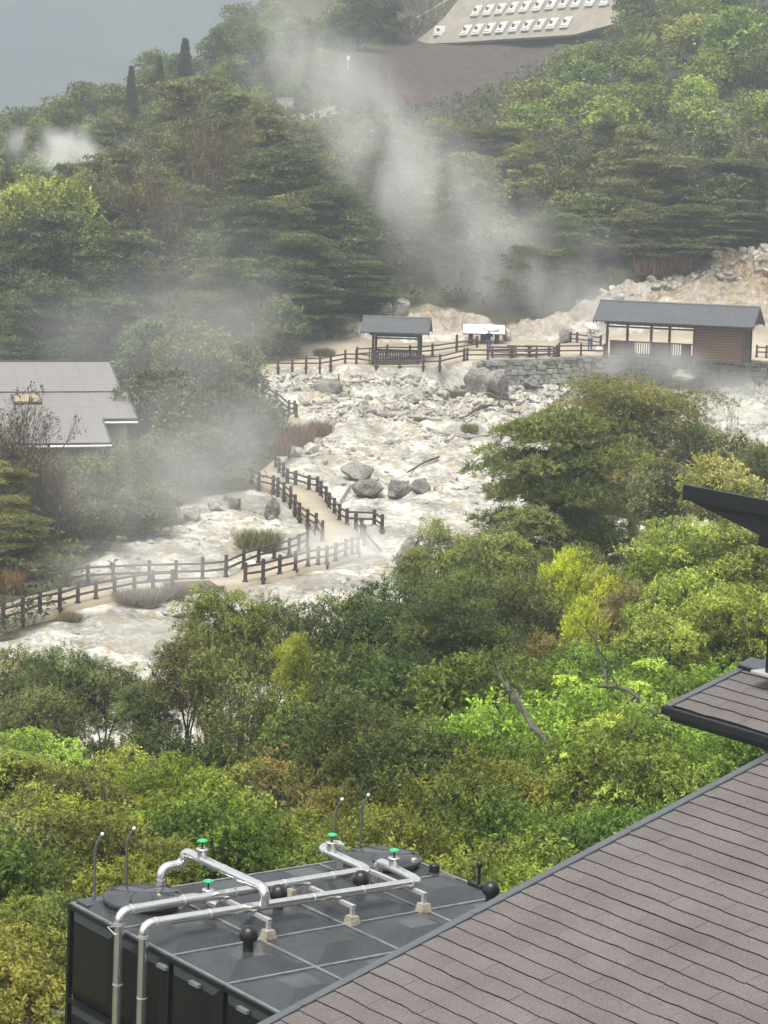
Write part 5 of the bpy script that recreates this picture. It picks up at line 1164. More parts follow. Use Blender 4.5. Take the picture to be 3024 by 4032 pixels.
umbrella(p1+np.array([.20, .02, 2.12]), (rad(14), rad(8), 0), .66, 'pale round umbrella held over the dark-coated person', None)
p2 = qhit(1274, 762); p2 = np.array([p2[0], p2[1], p2[2]+.1])
person(p2, rad(5), 'person in a white raincoat and blue jeans with both arms raised', None, M_JEAN, M_WHITEC, [((-.34, -.10, 1.30), (-.22, -.20, 1.58)), ((.34, -.10, 1.30), (.22, -.20, 1.58))])
umbrella(p2+np.array([.24, .02, 2.08]), (rad(12), rad(26), 0), .66, 'white umbrella held by the person in the raincoat', None)
def basket():
    o = qhit(1288, 763); m = MB().lathe([(.001, 0), (.20, .02), (.27, .20), (.20, .38), (.001, .42)], (0, 0, 0), 14); b = m.build('white_bag', M_WHITE); b.location = (o[0]+.2, o[1], o[2]+.1); tag(b, 'small white round bag standing on the terrace beside the raincoat person', 'bag')
basket()
# ---- concrete slope with anchor pads high on the hill
def slope():
    O = qD(890, 97, 343); U = np.array([1.1, -1.26, .07]); U /= np.linalg.norm(U); Vv = np.array([.9, .87, 1.55]); Vv -= U*np.dot(U, Vv); Vv /= np.linalg.norm(Vv); Nn = np.cross(U, Vv)
    if Nn[1] > 0: Nn = -Nn
    def on(x, y):
        d = ray(x*K, y*K); t = np.dot(O-CAM, Nn)/np.dot(d, Nn); p = CAM+d*t; return np.array([np.dot(p-O, U), np.dot(p-O, Vv)])
    root = empty('concrete_slope', tuple(O)); tag(root, 'sprayed concrete slope with rows of white anchor pads at the top of the hill', 'retaining slope')
    pts = [on(*p) for p in [(890, 97), (906, 84), (935, 62), (960, 40), (985, 8), (1010, -20), (1060, -70), (1560, -70), (1500, 0), (1420, 30), (1330, 52), (1240, 76), (1150, 82), (1080, 86), (1000, 92)]]
    # gridded sheet clipped to the outline, 0.4 m thick
    n = len(pts); P3 = [U*a+Vv*b for a, b in pts]; m = MB(); m.add([p+Nn*.1 for p in P3]+[p-Nn*.3 for p in P3], [tuple(range(n)), tuple(range(2*n-1, n-1, -1))]+[(i, i+n, (i+1) % n+n, (i+1) % n) for i in range(n)]); m.build('concrete_sheet', M_SHOT, root)
    def pad(x, y, u, v, wu, wv):
        c = on(x, y); c3_ = U*c[0]+Vv*c[1]; R = np.array([u, v, np.cross(u, v)]).T
        b = MB().bevbox((0, 0, 0), (wu, wv, .35), .06, R).bevbox(Nn*.2, (wu*.72, wv*.72, .12), .03, R).build('anchor_pad', M_PAD, root); b.location = tuple(c3_+Nn*.25)
        MB().bevbox(Nn*.32, (wu*.26, wv*.22, .25), .05, R).tube([Nn*.3, Nn*.62], .10, 8).build('anchor_bolt', M_RUST, b)
    q = lambda x, y: (x*.2976+877.7, y*.2976)
    for x, y in [(443, 232), (527, 225), (615, 218), (702, 211), (796, 205), (889, 197), (980, 190), (1070, 183), (1170, 175), (520, 91), (607, 84), (693, 76), (783, 68), (873, 60), (968, 52), (1063, 41), (1155, 32), (1248, 26), (1350, 18), (1455, 13), (1560, 8)]: pad(*q(x, y), U, Vv, 1.40, 1.85)
    u2 = nrm(np.array([1, -.35, 0])); v2 = nrm(np.cross(Nn*.3+np.array([0, -1, .5]), u2)); v2 = v2*(1 if v2[2] > 0 else -1); pad(*q(250, 236), u2, v2, 1.5, 1.5)
slope()
def far_bits():
    a = qhit(872, 66, 300)+np.array([0, 0, -.4]); b = qhit(975, 6, 300)+np.array([0, 0, -.4]); m = MB(); n = 12; root = empty('handrail', tuple(a)); tag(root, 'thin handrail climbing beside the concrete slope', 'handrail')
    MB().tube([(0, 0, 1.1), b-a+[0, 0, 1.1]], .08, 6).build('rail', M_STRUT, root)
    for i in range(7): o = MB().tube([(0, 0, -1.5), (0, 0, 1.1)], .07, 6).build('post', M_STRUT, root); o.location = tuple((b-a)*i/6)
    p = qhit(752, 150, 240)+np.array([0, 0, 1.3]); o = MB().bevbox((0, 0, 0), (.4, .4, .5), .03).bevbox((0, 0, .28), (.5, .5, .08), .02).tube([(0, 0, -.4), (0, 0, -1.4)], .05, 6).build('marker_box', M_WHITE); o.location = tuple(p); tag(o, 'tiny white marker box on the misty ridge slope', 'marker')
    p = qhit(616, 250, 260); root = empty('utility_box', (p[0], p[1], p[2])); tag(root, 'grey concrete utility box beside the pale track on the ridge', 'utility box'); MB().bevbox((0, 0, .9), (1.9, 1.6, 1.9), .04).build('body', M_PAD, root); MB().bevbox((0, 0, 1.92), (2.1, 1.8, .12), .03).build('lid', M_PAD, root)
far_bits()

# ------------------------------------------------------------------ near roofs, tank and pipes (built in the tank's own grid frame)
def nroot(name, p, label, cat, group=None):
    o = empty(name, mat=MN @ Matrix.Translation(Vector(p))); tag(o, label, cat, group); return o
def arc(pts, r=.09, n=6):
    """round the corners of a polyline"""
    P = [np.array(p, float) for p in pts]; out = [P[0]]
    for i in range(1, len(P)-1):
        a, b, c = P[i-1], P[i], P[i+1]; la, lc = np.linalg.norm(a-b), np.linalg.norm(c-b); k = min(r, la*.48, lc*.48); p0 = b+(a-b)/la*k; p1 = b+(c-b)/lc*k
        for t in np.linspace(0, 1, n): out.append((1-t)**2*p0+2*t*(1-t)*b+t*t*p1)
    out.append(P[-1]); return out
def slate_mat():
    m, t, b = new_mat('granule_slates'); v = opos(t); n = noise(t, 90, 3, .8, v); n2 = noise(t, 1.3, 4, .6, v); n3 = noise(t, 420, 2, .9, v)
    a = N(t, 'ShaderNodeMath', operation='MULTIPLY_ADD'); a.inputs[1].default_value = .8; L(t, n3.outputs[0], a.inputs[0]); L(t, n.outputs[0], a.inputs[2])
    c1 = ramp(t, a.outputs[0], [(.70, (.084, .075, .072)), (.92, (.136, .122, .117)), (1.1, (.225, .204, .198))])
    mx = N(t, 'ShaderNodeMix', data_type='RGBA', blend_type='MULTIPLY'); mx.inputs[0].default_value = 1; L(t, c1, mx.inputs[6]); L(t, ramp(t, n2.outputs[0], [(.3, (.74, .73, .73)), (.7, (1, 1, 1))]), mx.inputs[7])
    at = N(t, 'ShaderNodeAttribute'); at.attribute_name = 'v'; m2 = N(t, 'ShaderNodeMix', data_type='RGBA', blend_type='MULTIPLY'); m2.inputs[0].default_value = 1; L(t, mx.outputs[2], m2.inputs[6]); L(t, ramp(t, at.outputs['Fac'], [(0, (.90, .89, .89)), (1, (1.0, 1.0, 1.0))]), m2.inputs[7])
    L(t, m2.outputs[2], b.inputs['Base Color']); b.inputs['Roughness'].default_value = .85; b.inputs['Specular IOR Level'].default_value = .3; bump(t, b, n.outputs[0], .25, .004); return m
M_SLATE = slate_mat(); M_BITUM_SHADE = solid('black_underlay_edge_shade', (.006, .006, .007), .8)  # black of the underlay; also paints the shadow line on slate edges
TH = .28361; EXP = .182
def slates(root, x0, x1, k0, k1, seed):
    """courses of slates: X along the eave, Y up the slope (local), wavy lower edges; butt edges are painted black as the shadow line under each course"""
    rng = np.random.default_rng(seed); V = []; F_ = []; vv = []; E = []; EF = []
    for k in range(k0, k1):
        s0 = k*EXP; x = x0-(.455 if k % 2 else 0)-rng.random()*.12; first = True
        while x < x1:
            a, b = max(x+.0025, x0), min(x+.91-.0025, x1)
            if b-a > .03:
                n = max(2, int((b-a)/.075)); X = np.linspace(a, b, n); off = np.repeat(rng.normal(size=n//2+2)*.0035, 2)[:n]+.003*np.sin(X*9+k*2.1); val = rng.random()
                zt = .015+rng.normal()*.0012; base = len(V)
                for i in range(n): V += [(X[i], s0+off[i], zt), (X[i], s0+EXP+.01, .003)]
                for i in range(n-1): F_.append((base+2*i, base+2*i+2, base+2*i+3, base+2*i+1)); vv.append(val)
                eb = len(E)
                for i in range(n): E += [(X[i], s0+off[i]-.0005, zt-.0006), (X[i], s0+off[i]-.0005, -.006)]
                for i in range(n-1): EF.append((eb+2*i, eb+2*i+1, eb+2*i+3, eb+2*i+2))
            x += .91
    o = link('slates', npmesh('slates', V, F_, False, {'v': ('FACE', vv)}), M_SLATE, root); link('butt_edge_shade', npmesh('butt_edge_shade', E, EF), M_BITUM_SHADE, o)  # butt faces carry the course shadow in their black colour
    L0, L1 = k0*EXP, k1*EXP; MB().box(((x0+x1)/2, (L0+L1)/2, -.05), (x1-x0, L1-L0+.02, .086)).build('underlay', M_BITUM_SHADE, o); return o
def near_roof():
    root = nroot('building', (6.42893, -1.80892, 1.00254), 'dark-roofed building whose large brown slate roof fills the lower right corner', 'building')
    rf = empty('roof'); rf.parent = root; rf.rotation_euler = (TH, 0, 0); k0, k1 = -12, 46
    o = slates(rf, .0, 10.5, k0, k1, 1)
    for ch in list(rf.children): pass
    L0, L1 = k0*EXP, k1*EXP
    MB().bevbox((-.055, (L0+L1)/2, -.005), (.085, L1-L0+.1, .06), .008).build('rake_flashing', M_TRIM, rf); MB().box((-.03, (L0+L1)/2, -.11), (.05, L1-L0, .16)).build('bargeboard', M_BLKMETAL, rf)
    j = MB()
    for k in range(5): j.box((-.055, L0+1.82*k+.6, -.003), (.089, .03, .062))
    j.build('flashing_joints', M_TRIM, rf)
    MB().tube([(-.05, L0-.06, -.10), (10.5, L0-.06, -.10)], .06, 8).build('gutter', M_BLKMETAL, rf); MB().bevbox((5.2, L1, .03), (10.7, .22, .05), .01).build('ridge_cap', M_TRIM, rf)
    MB().box((5.6, 2.9, -2.75), (9.6, 9.0, 3.2)).build('wall', M_BLKMETAL, root)
    s = MB().box((0, 0, 0), (10.4, 8.0, .04)).build('rear_slope', M_SLATE, root); s.location = (5.2, (L1*math.cos(TH))+4.0*math.cos(TH), L1*math.sin(TH)-4.0*math.sin(TH)); s.rotation_euler = (-TH, 0, 0)
near_roof()
def inv_near(P): return A3.T @ (np.asarray(P, float)-T3)
def small_roof():
    # distance from the spacing of its courses: first course at (2655, 2782.6), fifth at (2919.5, 2651) source px
    r = ray(2655, 2782.6); best = None
    for D in np.arange(15, 40, .1):
        p = CAM+r*(D/r[1]); g = inv_near(p); e = near(g+np.array([0, math.cos(TH), math.sin(TH)])*5*EXP); q = proj(e); er = math.hypot(q[0]*K-2919.5, q[1]*K-2651)
        if best is None or er < best[0]: best = (er, D, g)
    print('small roof', best); g = best[2]; ZR.append(best[1])
    root = nroot('porch_roof', g, 'small brown slate roof with black fascia jutting in at the right edge', 'roof')
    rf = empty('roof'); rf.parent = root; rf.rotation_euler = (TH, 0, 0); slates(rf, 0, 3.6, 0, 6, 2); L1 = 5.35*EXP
    MB().bevbox((-.05, L1/2-.01, .0), (.08, L1+.06, .05), .006).build('rake_flashing', M_TRIM, rf)
    MB().bevbox((1.75, L1+.09, .035), (3.7, .20, .05), .01).build('ridge_cap', M_TRIM, rf); MB().box((1.76, L1-.01, .015), (3.68, .03, .07)).build('ridge_edge', M_BLKMETAL, rf)
    MB().box((-.06, L1/2, -.09), (.05, L1+.02, .15)).build('bargeboard', M_BLKMETAL, rf)
    f = MB(); f.bevbox((1.75, -.05, -.045), (3.72, .05, .085), .008); f.bevbox((1.79, .02, -.115), (3.60, .05, .07), .006); f.build('fascia', M_BLKMETAL, root)
    MB().add([(-.02, .04, -.10), (3.6, .04, -.10), (3.6, 1.0, -.02), (-.02, 1.0, -.02)], [(0, 1, 2, 3)]).build('soffit', M_BLKMETAL, root)
    MB().box((2.4, 1.0, -1.6), (2.4, .9, 3.0)).build('wall', M_BLKMETAL, root)
ZR = []
small_roof()
def black_eave():
    D = ZR[0]+.6; c = CAM+ray(2690, 1908)*(D/ray(2690, 1908)[1]); g = inv_near(c); root = nroot('canopy', g, 'black eave with a stepped soffit poking in from the right edge', 'canopy')
    # cross-section along X, extruded in Y
    h = .145
    pf = [(0, 0), (4.2, 0), (4.2, -.75), (.99, -.75+.20), (.99, -.41), (.06, -h), (0, -h)]
    pf = [(0, 0), (4.2, 0), (4.2, -.62), (1.02, -.46), (1.0, -.345), (.12, -h-.005), (0, -h)]
    def prism(x, y0, y1, name, mt, pr): 
        n = len(pr); V = [(a, y0, b) for a, b in pr]+[(a, y1, b) for a, b in pr]; MB().add(V, [tuple(range(n)), tuple(range(2*n-1, n-1, -1))]+[(i, (i+1) % n, (i+1) % n+n, i+n) for i in range(n)]).build(name, mt, root)
    prism(0, 0, .05, 'fascia', M_BLKMETAL, [(0, 0), (4.2, 0), (4.2, -h), (0, -h)])
    prism(0, .03, .28, 'soffit', M_BLKMETAL, [(.05, -h-.002), (4.15, -h-.002), (4.15, -.36), (1.02, -.34)])
    prism(0, .04, .26, 'beam', M_BLKMETAL, [(1.05, -.342), (4.1, -.362), (4.1, -.60), (1.02, -.45)])
    # the post it stands on
    a = CAM+ray(3026, 2660)*(ZR[0]/ray(3026, 2660)[1]); ga = inv_near(a)-g; MB().bevbox((ga[0]+.03, ga[1], ga[2]/2-.3), (.09, .09, abs(ga[2])-.6), .01).build('post', M_BLKMETAL, root)
    MB().bevbox((ga[0]-.02, ga[1], ga[2]+.02), (.26, .2, .03), .005).build('post_base', M_STRUT, root)
black_eave()
# ---- panel tank
def tankmat():
    m, t, b = new_mat('wet_tank_panels'); v = opos(t); n = noise(t, 1.6, 6, .6, v); n2 = noise(t, 260, 2, .8, v); n3 = noise(t, .9, 4, .6, v)
    L(t, ramp(t, n.outputs[0], [(.35, (.030, .033, .037)), (.65, (.052, .056, .060))]), b.inputs['Base Color'])
    L(t, ramp(t, n3.outputs[0], [(.42, (.12, .12, .12)), (.58, (.42, .42, .42))]), b.inputs['Roughness']); bump(t, b, n2.outputs[0], .06, .002); return m
M_TANK = tankmat(); M_TSIDE = solid('tank_side', (.012, .014, .015), .3, scale=3, c2=(.007, .008, .009)); M_SEAM = solid('seam_strip', (.20, .21, .22), .35, scale=7, c2=(.10, .11, .115))
def tank():
    NX, NY, HT = 5, 4, 3.0; root = nroot('water_tank', (.06, -.09, 0), 'black panel water tank with a wet grey top at the lower left', 'tank')
    sy = 4.2/4; sx = .985
    for i in range(NX):
        for j in range(NY):
            cx, cy = (i+.5)*sx, (j+.5)*sy; a, b, c, d = sx*.475, sy*.475, .17, .17; V = [(cx+p*a, cy+q*b, 0.0) for p, q in ((-1, -1), (1, -1), (1, 1), (-1, 1))]+[(cx+p*c, cy+q*d, .10) for p, q in ((-1, -1), (1, -1), (1, 1), (-1, 1))]
            MB().add(V, [(0, 1, 5, 4), (1, 2, 6, 5), (2, 3, 7, 6), (3, 0, 4, 7), (4, 5, 6, 7)]).build('top_panel', M_TANK, root)
    s = MB()
    for i in range(NX+1): s.box((i*sx, 2.1, .0), (.036, 4.2+.04, .026))
    for j in range(NY+1): s.box((NX*sx/2, j*sy, .001), (NX*sx+.04, .034, .022))
    s.build('seams', M_SEAM, root); MB().box((NX*sx/2, 2.1, -.03), (NX*sx-.02, 4.16, .04)).build('deck', M_TANK, root)
    for i in range(NX):
        for k in range(3):
            V = []; cx, cz = (i+.5)*sx, -(k+.5)*1.0
            for (w_, d) in ((.47, 0), (.36, -.05), (.30, -.05)):
                V += [(cx+p*w_*sx, d-.0, cz+q*w_) for p, q in ((-1, -1), (1, -1), (1, 1), (-1, 1))]
            MB().add(V, [(0, 1, 5, 4), (1, 2, 6, 5), (2, 3, 7, 6), (3, 0, 4, 7), (4, 5, 6, 7)]).build('side_panel', M_TSIDE, root)
    m = MB(); m.box((NX*sx/2, 2.1, -1.53), (NX*sx-.03, 4.14, 2.96)); 
    for i in range(NX+1): m.box((i*sx, -.015, -1.5), (.05, .05, 3.0))
    for k in range(4): m.box((NX*sx/2, -.013, -k*1.0-.03), (NX*sx, .05, .05))
    m.build('body', M_TSIDE, root)
    for x in (1.9, 2.5, 3.35, 3.9): b = MB().box((0, 0, 0), (.17, .09, .035)).build('side_bracket', M_SEAM, root); b.location = (x, -.035, -.12)
    c = MB(); c.box((NX*sx/2, 2.1, -3.15), (NX*sx+.5, 4.8, .3)); c.build('plinth', M_FOOT, root)
    return root
TK = tank()
def hatch(x, y, label):
    root = nroot('hatch', (x, y, 0), label, 'hatch'); MB().lathe([(.47, .0), (.47, .02), (.40, .03), (.39, .10)], n=40).build('collar', M_BLKMETAL, root)
    MB().lathe([(.43, .085), (.435, .12), (.42, .135), (.395, .13), (.385, .145), (.30, .165), (.001, .18)], n=48).build('lid', M_TANK, root)
    r = MB()
    for a in (.4, 2.5, 4.6):
        p = [(math.cos(a+t)*(.36-.28*math.sin((t+.75)/1.5*math.pi)), math.sin(a+t)*(.36-.28*math.sin((t+.75)/1.5*math.pi)), .155+.012*math.sin((t+.75)/1.5*math.pi)) for t in np.linspace(-.75, .75, 12)]; r.tube(p, .013, 5)
    r.build('lid_ribs', M_BLACK, root); MB().bevbox((.36, .16, .13), (.05, .06, .10), .01).build('hasp', M_STRUT, root)
hatch(.52, .50, 'round black access hatch at the left corner of the tank'); hatch(.50, 3.62, 'round black access hatch at the far corner of the tank')
def dome(x, y, label):
    root = nroot('vent', (x, y, .05), label, 'vent', 'black mushroom vents on the tank'); MB().lathe([(.075, 0), (.06, .012), (.055, .03), (.055, .16)], n=18).build('neck', M_BLACK, root)
    MB().lathe([(.06, .155), (.085, .16), (.093, .185), (.092, .22), (.078, .262), (.05, .29), (.001, .302)], n=24).build('cap', M_BLACK, root)
dome(2.50, .50, 'black mushroom vent nearest the front of the tank, left of the first concrete foot'); dome(1.47, 1.55, 'black mushroom vent partly behind the two long silver pipes'); dome(1.45, 2.62, 'black mushroom vent between the two silver pipes near their far end'); dome(2.42, 3.62, 'black mushroom vent by the rake of the large roof')
def pipe(label, runs, r=.049, extra=None, base=None):
    b = base or runs[0][0]; root = nroot('insulated_pipe', b, label, 'pipe', 'silver insulated pipes on the tank'); B = np.array(b)
    for run in runs:
        P = arc([np.array(p)-B for p in run], .11, 7); MB().tube(P, r, 20).build('cladding', M_STEEL, root)
        n = len(run)
        for i in range(n-1):
            a, c = np.array(run[i])-B, np.array(run[i+1])-B; ln = np.linalg.norm(c-a); d = (c-a)/max(ln, 1e-6)
            if ln < .25: continue
            for t in list(np.arange(.13, ln-.1, .62))+[ln-.12]: q = a+d*t; MB().tube([q-d*.008, q+d*.008], r+.0035, 20).build('joint_band', M_STRUT, root)
        for i in range(1, n-1):
            e = MB()
            a, b_, c = [np.array(run[j])-B for j in (i-1, i, i+1)]; q = arc([a, b_, c], .11, 7)
            for j in (2, 3, 4, 5): d = nrm(np.array(q[j+1])-np.array(q[j-1])); e.tube([q[j]-d*.0015, q[j]+d*.0015], r+.0012, 20)
            e.build('elbow_seams', M_STRUT, root)
    return root, B
pipe('long silver pipe nearer the hatches, bending down over the front of the tank', [[(1.27, -.24, -3.1), (1.27, -.24, .27), (1.27, 2.86, .275), (.42, 2.80, .31), (.36, 3.14, .31), (.36, 3.14, .02)]])
pipe('long silver pipe nearer the large roof, bending down over the front of the tank', [[(1.74, -.24, -3.1), (1.74, -.24, .27), (1.86, 3.10, .27), (1.02, 3.17, .27), (1.0, 3.17, .02)]])
pipe('short raised silver cross pipe with a gooseneck behind the left hatch', [[(1.93, 1.06, .31), (1.93, 1.06, .50), (.42, 1.06, .50), (.38, 1.04, .36), (.36, .80, .35), (.36, .80, .03)]], .05)
pipe('small silver pipe stub beside the left hatch', [[(1.22, .98, .14), (.84, .95, .14), (.84, .74, .14), (.84, .74, .02)]], .045)
m_ = MB().lathe([(.10, 0), (.105, .012), (.06, .02)], n=24).build('pipe_flange', M_PAD); m_.matrix_world = MN @ Matrix.Translation((.36, .80, .05)); tag(m_, 'pale round flange under the silver gooseneck', 'flange')
def valve(x, y, z, label, hz=.12):
    root = nroot('valve', (x, y, z), label, 'valve', 'green hand wheels on the silver pipes')
    MB().lathe([(.052, -.02), (.052, hz*.62), (.066, hz*.63), (.066, hz*.70), (.02, hz*.72)], n=20).build('bonnet', M_STRUT, root); MB().lathe([(.010, hz*.7), (.010, hz+.055)], n=10).build('stem', M_BLACK, root)
    w_ = MB(); n = 24; pts = [(math.cos(a)*.044*(1+.05*math.cos(a*6)), math.sin(a)*.044*(1+.05*math.cos(a*6)), hz+.05) for a in np.linspace(0, 2*math.pi, n+1)]; w_.tube(pts, .0095, 6, cap=False)
    for a in range(4): w_.tube([(0, 0, hz+.05), (math.cos(a*1.57)*.044, math.sin(a*1.57)*.044, hz+.05)], .0065, 5)
    w_.lathe([(.001, .062+hz), (.016, .06+hz), (.017, .043+hz), (.001, .041+hz)], n=12); w_.build('hand_wheel', M_GREEN, root)
valve(.74, 1.06, .53, 'green hand wheel on the raised cross pipe'); valve(1.02, .97, .17, 'green hand wheel on the low pipe stub beside the left hatch', .13); valve(.62, 2.82, .35, 'green hand wheel on the hooked far end of the pipe, beside the white-tipped poles', .11); valve(1.32, 3.15, .31, 'green hand wheel in front of the far hatch', .11)
def support(j, x0, x1, label):
    root = nroot('pipe_support', (x1, j, 0), label, 'pipe support', 'steel pipe supports on concrete feet')
    for (x, n_) in ((0, 1), (x0-x1, 2)):
        m = MB(); b = .065; t = .05; V = [(x+p*b, q*b, .012) for p, q in ((-1, -1), (1, -1), (1, 1), (-1, 1))]+[(x+p*t, q*t, .105) for p, q in ((-1, -1), (1, -1), (1, 1), (-1, 1))]; m.add(V, [(0, 3, 2, 1), (4, 5, 6, 7), (0, 1, 5, 4), (1, 2, 6, 5), (2, 3, 7, 6), (3, 0, 4, 7)]); m.build('foot', M_FOOT, root)
        MB().box((x, -.017, .155), (.042, .006, .105)).box((x-.018, 0, .155), (.006, .036, .105)).box((x+.018, 0, .155), (.006, .036, .105)).build('upright', M_STRUT, root)
    h = MB(); h.box(((x0-x1)/2, 0, .218), (abs(x0-x1)+.06, .044, .006)); h.box(((x0-x1)/2, -.02, .20), (abs(x0-x1)+.06, .005, .034)); h.box(((x0-x1)/2, .02, .20), (abs(x0-x1)+.06, .005, .034)); h.build('channel', M_STRUT, root)
support(1.04, 1.02, 2.05, 'steel support on a concrete foot nearest the front of the tank'); support(2.07, 1.0, 2.07, 'steel support on a concrete foot in the middle of the tank'); support(3.0, 1.02, 2.07, 'steel support on a concrete foot nearest the large roof')
def pole(x, y, label, side=1):
    root = nroot('thin_pole', (x, y, -.2), label, 'pole', 'thin poles with white tips behind the tank')
    top = .78; P = arc([(0, 0, 0), (0, 0, top), (.03*side, .055*side, top+.11)], .06, 5); MB().tube(P, .013, 8).build('tube', M_POLE, root); MB().lathe([(.001, .022), (.014, .018), (.021, .004), (.018, -.012), (.001, -.02)], (.033*side, .06*side, top+.125), 12).build('tip', M_WHITE, root)
    MB().lathe([(.022, .2), (.022, .27), (.013, .28)], n=10).build('socket', M_POLE, root)
pole(.02, .19, 'thin grey pole with a white tip, leftmost of the four'); pole(-.02, .60, 'thin grey pole with a white tip behind the left hatch'); pole(.0, 3.30, 'thin dark pole with a white tip, left of the far hatch'); pole(-.02, 3.68, 'thin dark pole with a white tip right behind the far hatch')
def misc():
    r = nroot('sensor', (1.62, 4.06, 0), 'small black sensor post with a looping cable on the far rim of the tank', 'sensor'); MB().bevbox((0, 0, .03), (.22, .07, .06), .01).tube([(.05, 0, .05), (.05, 0, .25)], .017, 8).build('post', M_BLACK, r); MB().lathe([(.001, .05), (.03, .035), (.036, 0), (.03, -.03), (.001, -.04)], (.05, 0, .27), 12).build('head', M_BLACK, r)
    MB().tube([(-.12, 0, .04), (-.2, .03, .10), (-.12, .03, .17), (-.03, .02, .12), (-.1, 0, .06), (-.3, 0, .05)], .006, 5).build('cable', M_BLACK, r)
    r = nroot('black_cap', (.98, 3.98, 0), 'short black cylinder cap near the far hatch', 'cap'); MB().lathe([(.06, 0), (.06, .10), (.055, .115), (.001, .118)], n=18).build('cap', M_BLACK, r); MB().bevbox((.12, 0, .012), (.42, .16, .024), .005).build('plate', M_TANK, r)
    r = nroot('corner_plate', (.16, .13, 0), 'flat black corner plate at the left end of the tank', 'plate'); MB().bevbox((0, 0, .018), (.24, .34, .03), .005).build('plate', M_TANK, r); MB().tube([(.17, .0, .02), (.17, 0, .07)], .012, 8).tube([(-.03, .16, .02), (-.03, .16, .065)], .012, 8).build('studs', M_BLACK, r)
    o = MB(); b = np.array(inv_near(CAM+ray(200, 3990)*(27.2/ray(200, 3990)[1]))); r = nroot('drain_pipe', b, 'dull grey bent pipe at the bottom edge left of the tank', 'pipe')
    MB().tube(arc([(.25, .10, .02), (-.08, -.08, .0), (-.08, -.08, -.9)], .10), .055, 14).build('pipe', M_TRIM, r)
    a = nroot('pipe_bracket', (1.2, -.12, .02), 'small steel bracket holding the first down pipe to the tank rim', 'bracket'); MB().tube([(-.12, .06, .02), (-.16, -.12, .02), (.1, -.18, .02)], .008, 6).build('strap', M_STRUT, a)
misc()

# ------------------------------------------------------------------ steam and haze
def steam_mat(name, dens, scale, lo, hi):
    m = bpy.data.materials.new(name); m.use_nodes = True; t = m.node_tree; t.nodes.clear(); out = t.nodes.new('ShaderNodeOutputMaterial'); pv = t.nodes.new('ShaderNodeVolumePrincipled'); pv.inputs['Color'].default_value = (1.0, 1.0, .985, 1); pv.inputs['Anisotropy'].default_value = .1
    tc = N(t, 'ShaderNodeTexCoord'); ln = N(t, 'ShaderNodeVectorMath', operation='LENGTH'); L(t, tc.outputs['Object'], ln.inputs[0])
    f = N(t, 'ShaderNodeMapRange', interpolation_type='SMOOTHSTEP'); f.inputs[1].default_value = 1.0; f.inputs[2].default_value = .15; f.inputs[3].default_value = 0; f.inputs[4].default_value = 1; L(t, ln.outputs['Value'], f.inputs[0])
    p = wpos(t); mp = N(t, 'ShaderNodeMapping'); mp.inputs['Rotation'].default_value = (0, rad(35), 0); mp.inputs['Scale'].default_value = (1, 1, .6); L(t, p, mp.inputs[0]); n = noise(t, scale, 4, .6, mp.outputs[0]); n.inputs['Distortion'].default_value = .6
    g = N(t, 'ShaderNodeMapRange', interpolation_type='SMOOTHSTEP'); g.inputs[1].default_value = lo; g.inputs[2].default_value = hi; L(t, n.outputs[0], g.inputs[0])
    a = N(t, 'ShaderNodeMath', operation='MULTIPLY'); L(t, f.outputs[0], a.inputs[0]); L(t, g.outputs[0], a.inputs[1]); b = N(t, 'ShaderNodeMath', operation='MULTIPLY'); b.inputs[1].default_value = dens; L(t, a.outputs[0], b.inputs[0]); L(t, b.outputs[0], pv.inputs['Density'])
    L(t, pv.outputs[0], out.inputs['Volume']); return m
_ico = None
def steam(qx, qy, D, rw, rd, rh, dens, label, scale=.22, lo=.38, hi=.72, tilt=0):
    bm = bmesh.new(); bmesh.ops.create_icosphere(bm, subdivisions=2, radius=1.0); me = bpy.data.meshes.new('steam'); bm.to_mesh(me); bm.free()
    o = link('steam', me, steam_mat('steam_vapour', dens, scale, lo, hi)); o.location = tuple(qD(qx, qy, D)); o.scale = (rw, rd, rh); o.rotation_euler = (0, tilt, 0); tag(o, label, 'steam', kind='stuff')
ST = dict(scale=.24, lo=.24, hi=.78)
steam(1180, 630, 201, 9.5, 3.0, 3.4, .34, 'steam spreading low over the bank between the shelters', **ST)
steam(1050, 560, 202, 8.5, 2.8, 5.4, .27, 'steam column rising from the bank beside the small shelter', tilt=rad(-30), **ST)
steam(950, 450, 204, 9.5, 2.8, 6.6, .25, 'broad steam column in front of the middle pines', tilt=rad(-28), **ST)
steam(860, 350, 206, 7.2, 2.8, 7.2, .27, 'bright steam plume in the middle of the hillside', tilt=rad(-28), **ST)
steam(755, 225, 209, 6.6, 2.8, 7.4, .24, 'steam plume drifting up towards the ridge', tilt=rad(-30), **ST)
steam(640, 100, 212, 7.0, 3, 7.0, .19, 'thin top of the steam plume below the ridge', **ST)
steam(1250, 560, 203, 5.5, 2.5, 4.0, .14, 'faint steam above the left end of the long shelter roof', **ST)
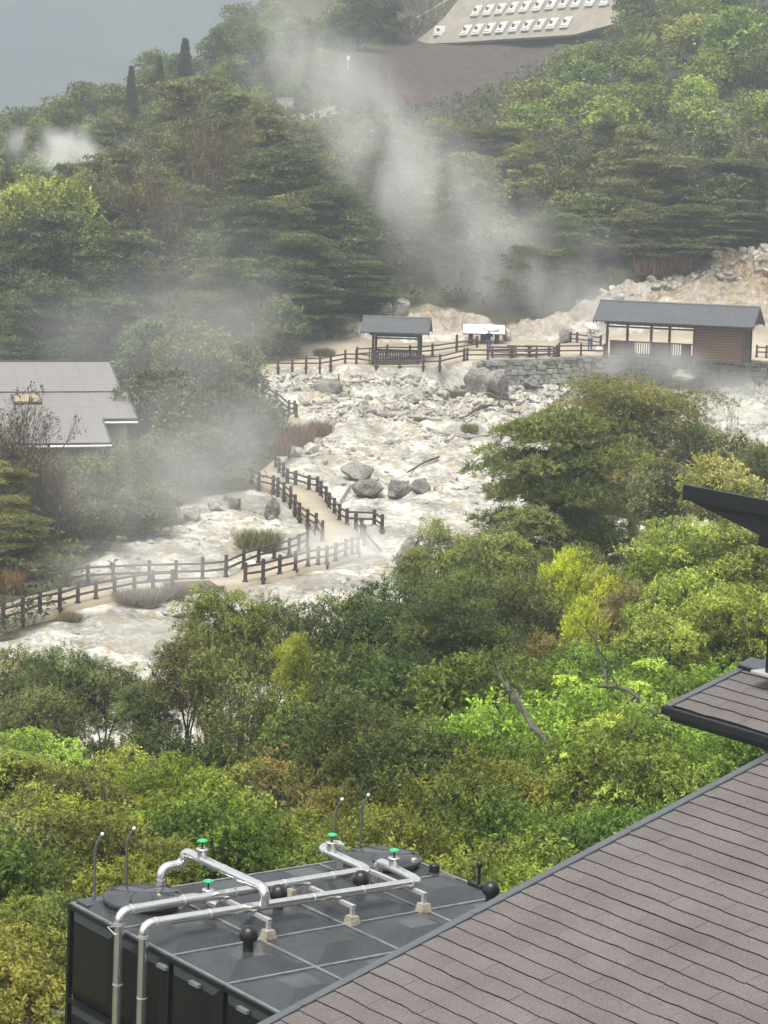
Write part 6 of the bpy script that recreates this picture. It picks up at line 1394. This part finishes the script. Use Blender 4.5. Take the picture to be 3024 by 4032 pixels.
steam(120, 325, 236, 5.6, 3, 2.6, .85, 'dense white steam cloud behind the trees at the left', lo=.30, hi=.62, tilt=rad(12))
steam(215, 300, 242, 4.4, 3, 2.3, .50, 'thin steam beside the dense cloud at the left')
steam(440, 620, 176, 8.0, 3, 9.0, .13, 'thin steam rising over the left pines', lo=.2, hi=.8, scale=.12, tilt=rad(-20))
steam(330, 720, 160, 12.0, 3.4, 5.6, .12, 'veil of steam above the grey house roof', lo=.15, hi=.8, scale=.12)
steam(430, 950, 141, 8.5, 3.2, 5.6, .23, 'veil of steam over the misty bushes beside the walkway', lo=.15, hi=.8, scale=.15)
steam(290, 1060, 126, 7.0, 3, 4.0, .20, 'veil of steam over the grey-green trees at the left', lo=.15, hi=.8, scale=.15)
steam(300, 1230, 113, 5.8, 3, 2.0, .20, 'low steam over the lower left path')
steam(740, 1180, 121, 3.6, 2.2, 1.4, .75, 'bright low steam hiding the hairpin bend of the path', lo=.3, hi=.7)
steam(1400, 790, 180, 5.8, 2.2, 2.2, .36, 'steam rising in front of the stone wall under the long shelter', lo=.3)
steam(1570, 870, 166, 5.6, 3, 3.0, .30, 'steam over the rubble at the right edge')
steam(1310, 690, 197, 6.5, 2.4, 3.0, .42, 'steam behind the raincoat person', lo=.3)
def haze():
    me = bpy.data.meshes.new('haze'); bm = bmesh.new(); bmesh.ops.create_cube(bm, size=1.0); bm.to_mesh(me); bm.free()
    m = bpy.data.materials.new('haze'); m.use_nodes = True; t = m.node_tree; t.nodes.clear(); out = t.nodes.new('ShaderNodeOutputMaterial'); pv = t.nodes.new('ShaderNodeVolumePrincipled')
    pv.inputs['Color'].default_value = (.84, .92, 1.0, 1); pv.inputs['Density'].default_value = .00062; pv.inputs['Anisotropy'].default_value = .2; L(t, pv.outputs[0], out.inputs['Volume'])
    o = link('haze', me, m); z0, z1 = -30.0, 245.0; o.location = (0, 1880, (z0+z1)/2); o.scale = (5400, 5700, z1-z0); tag(o, 'thin blue-grey mist filling the valley air', 'haze', kind='stuff')
haze()
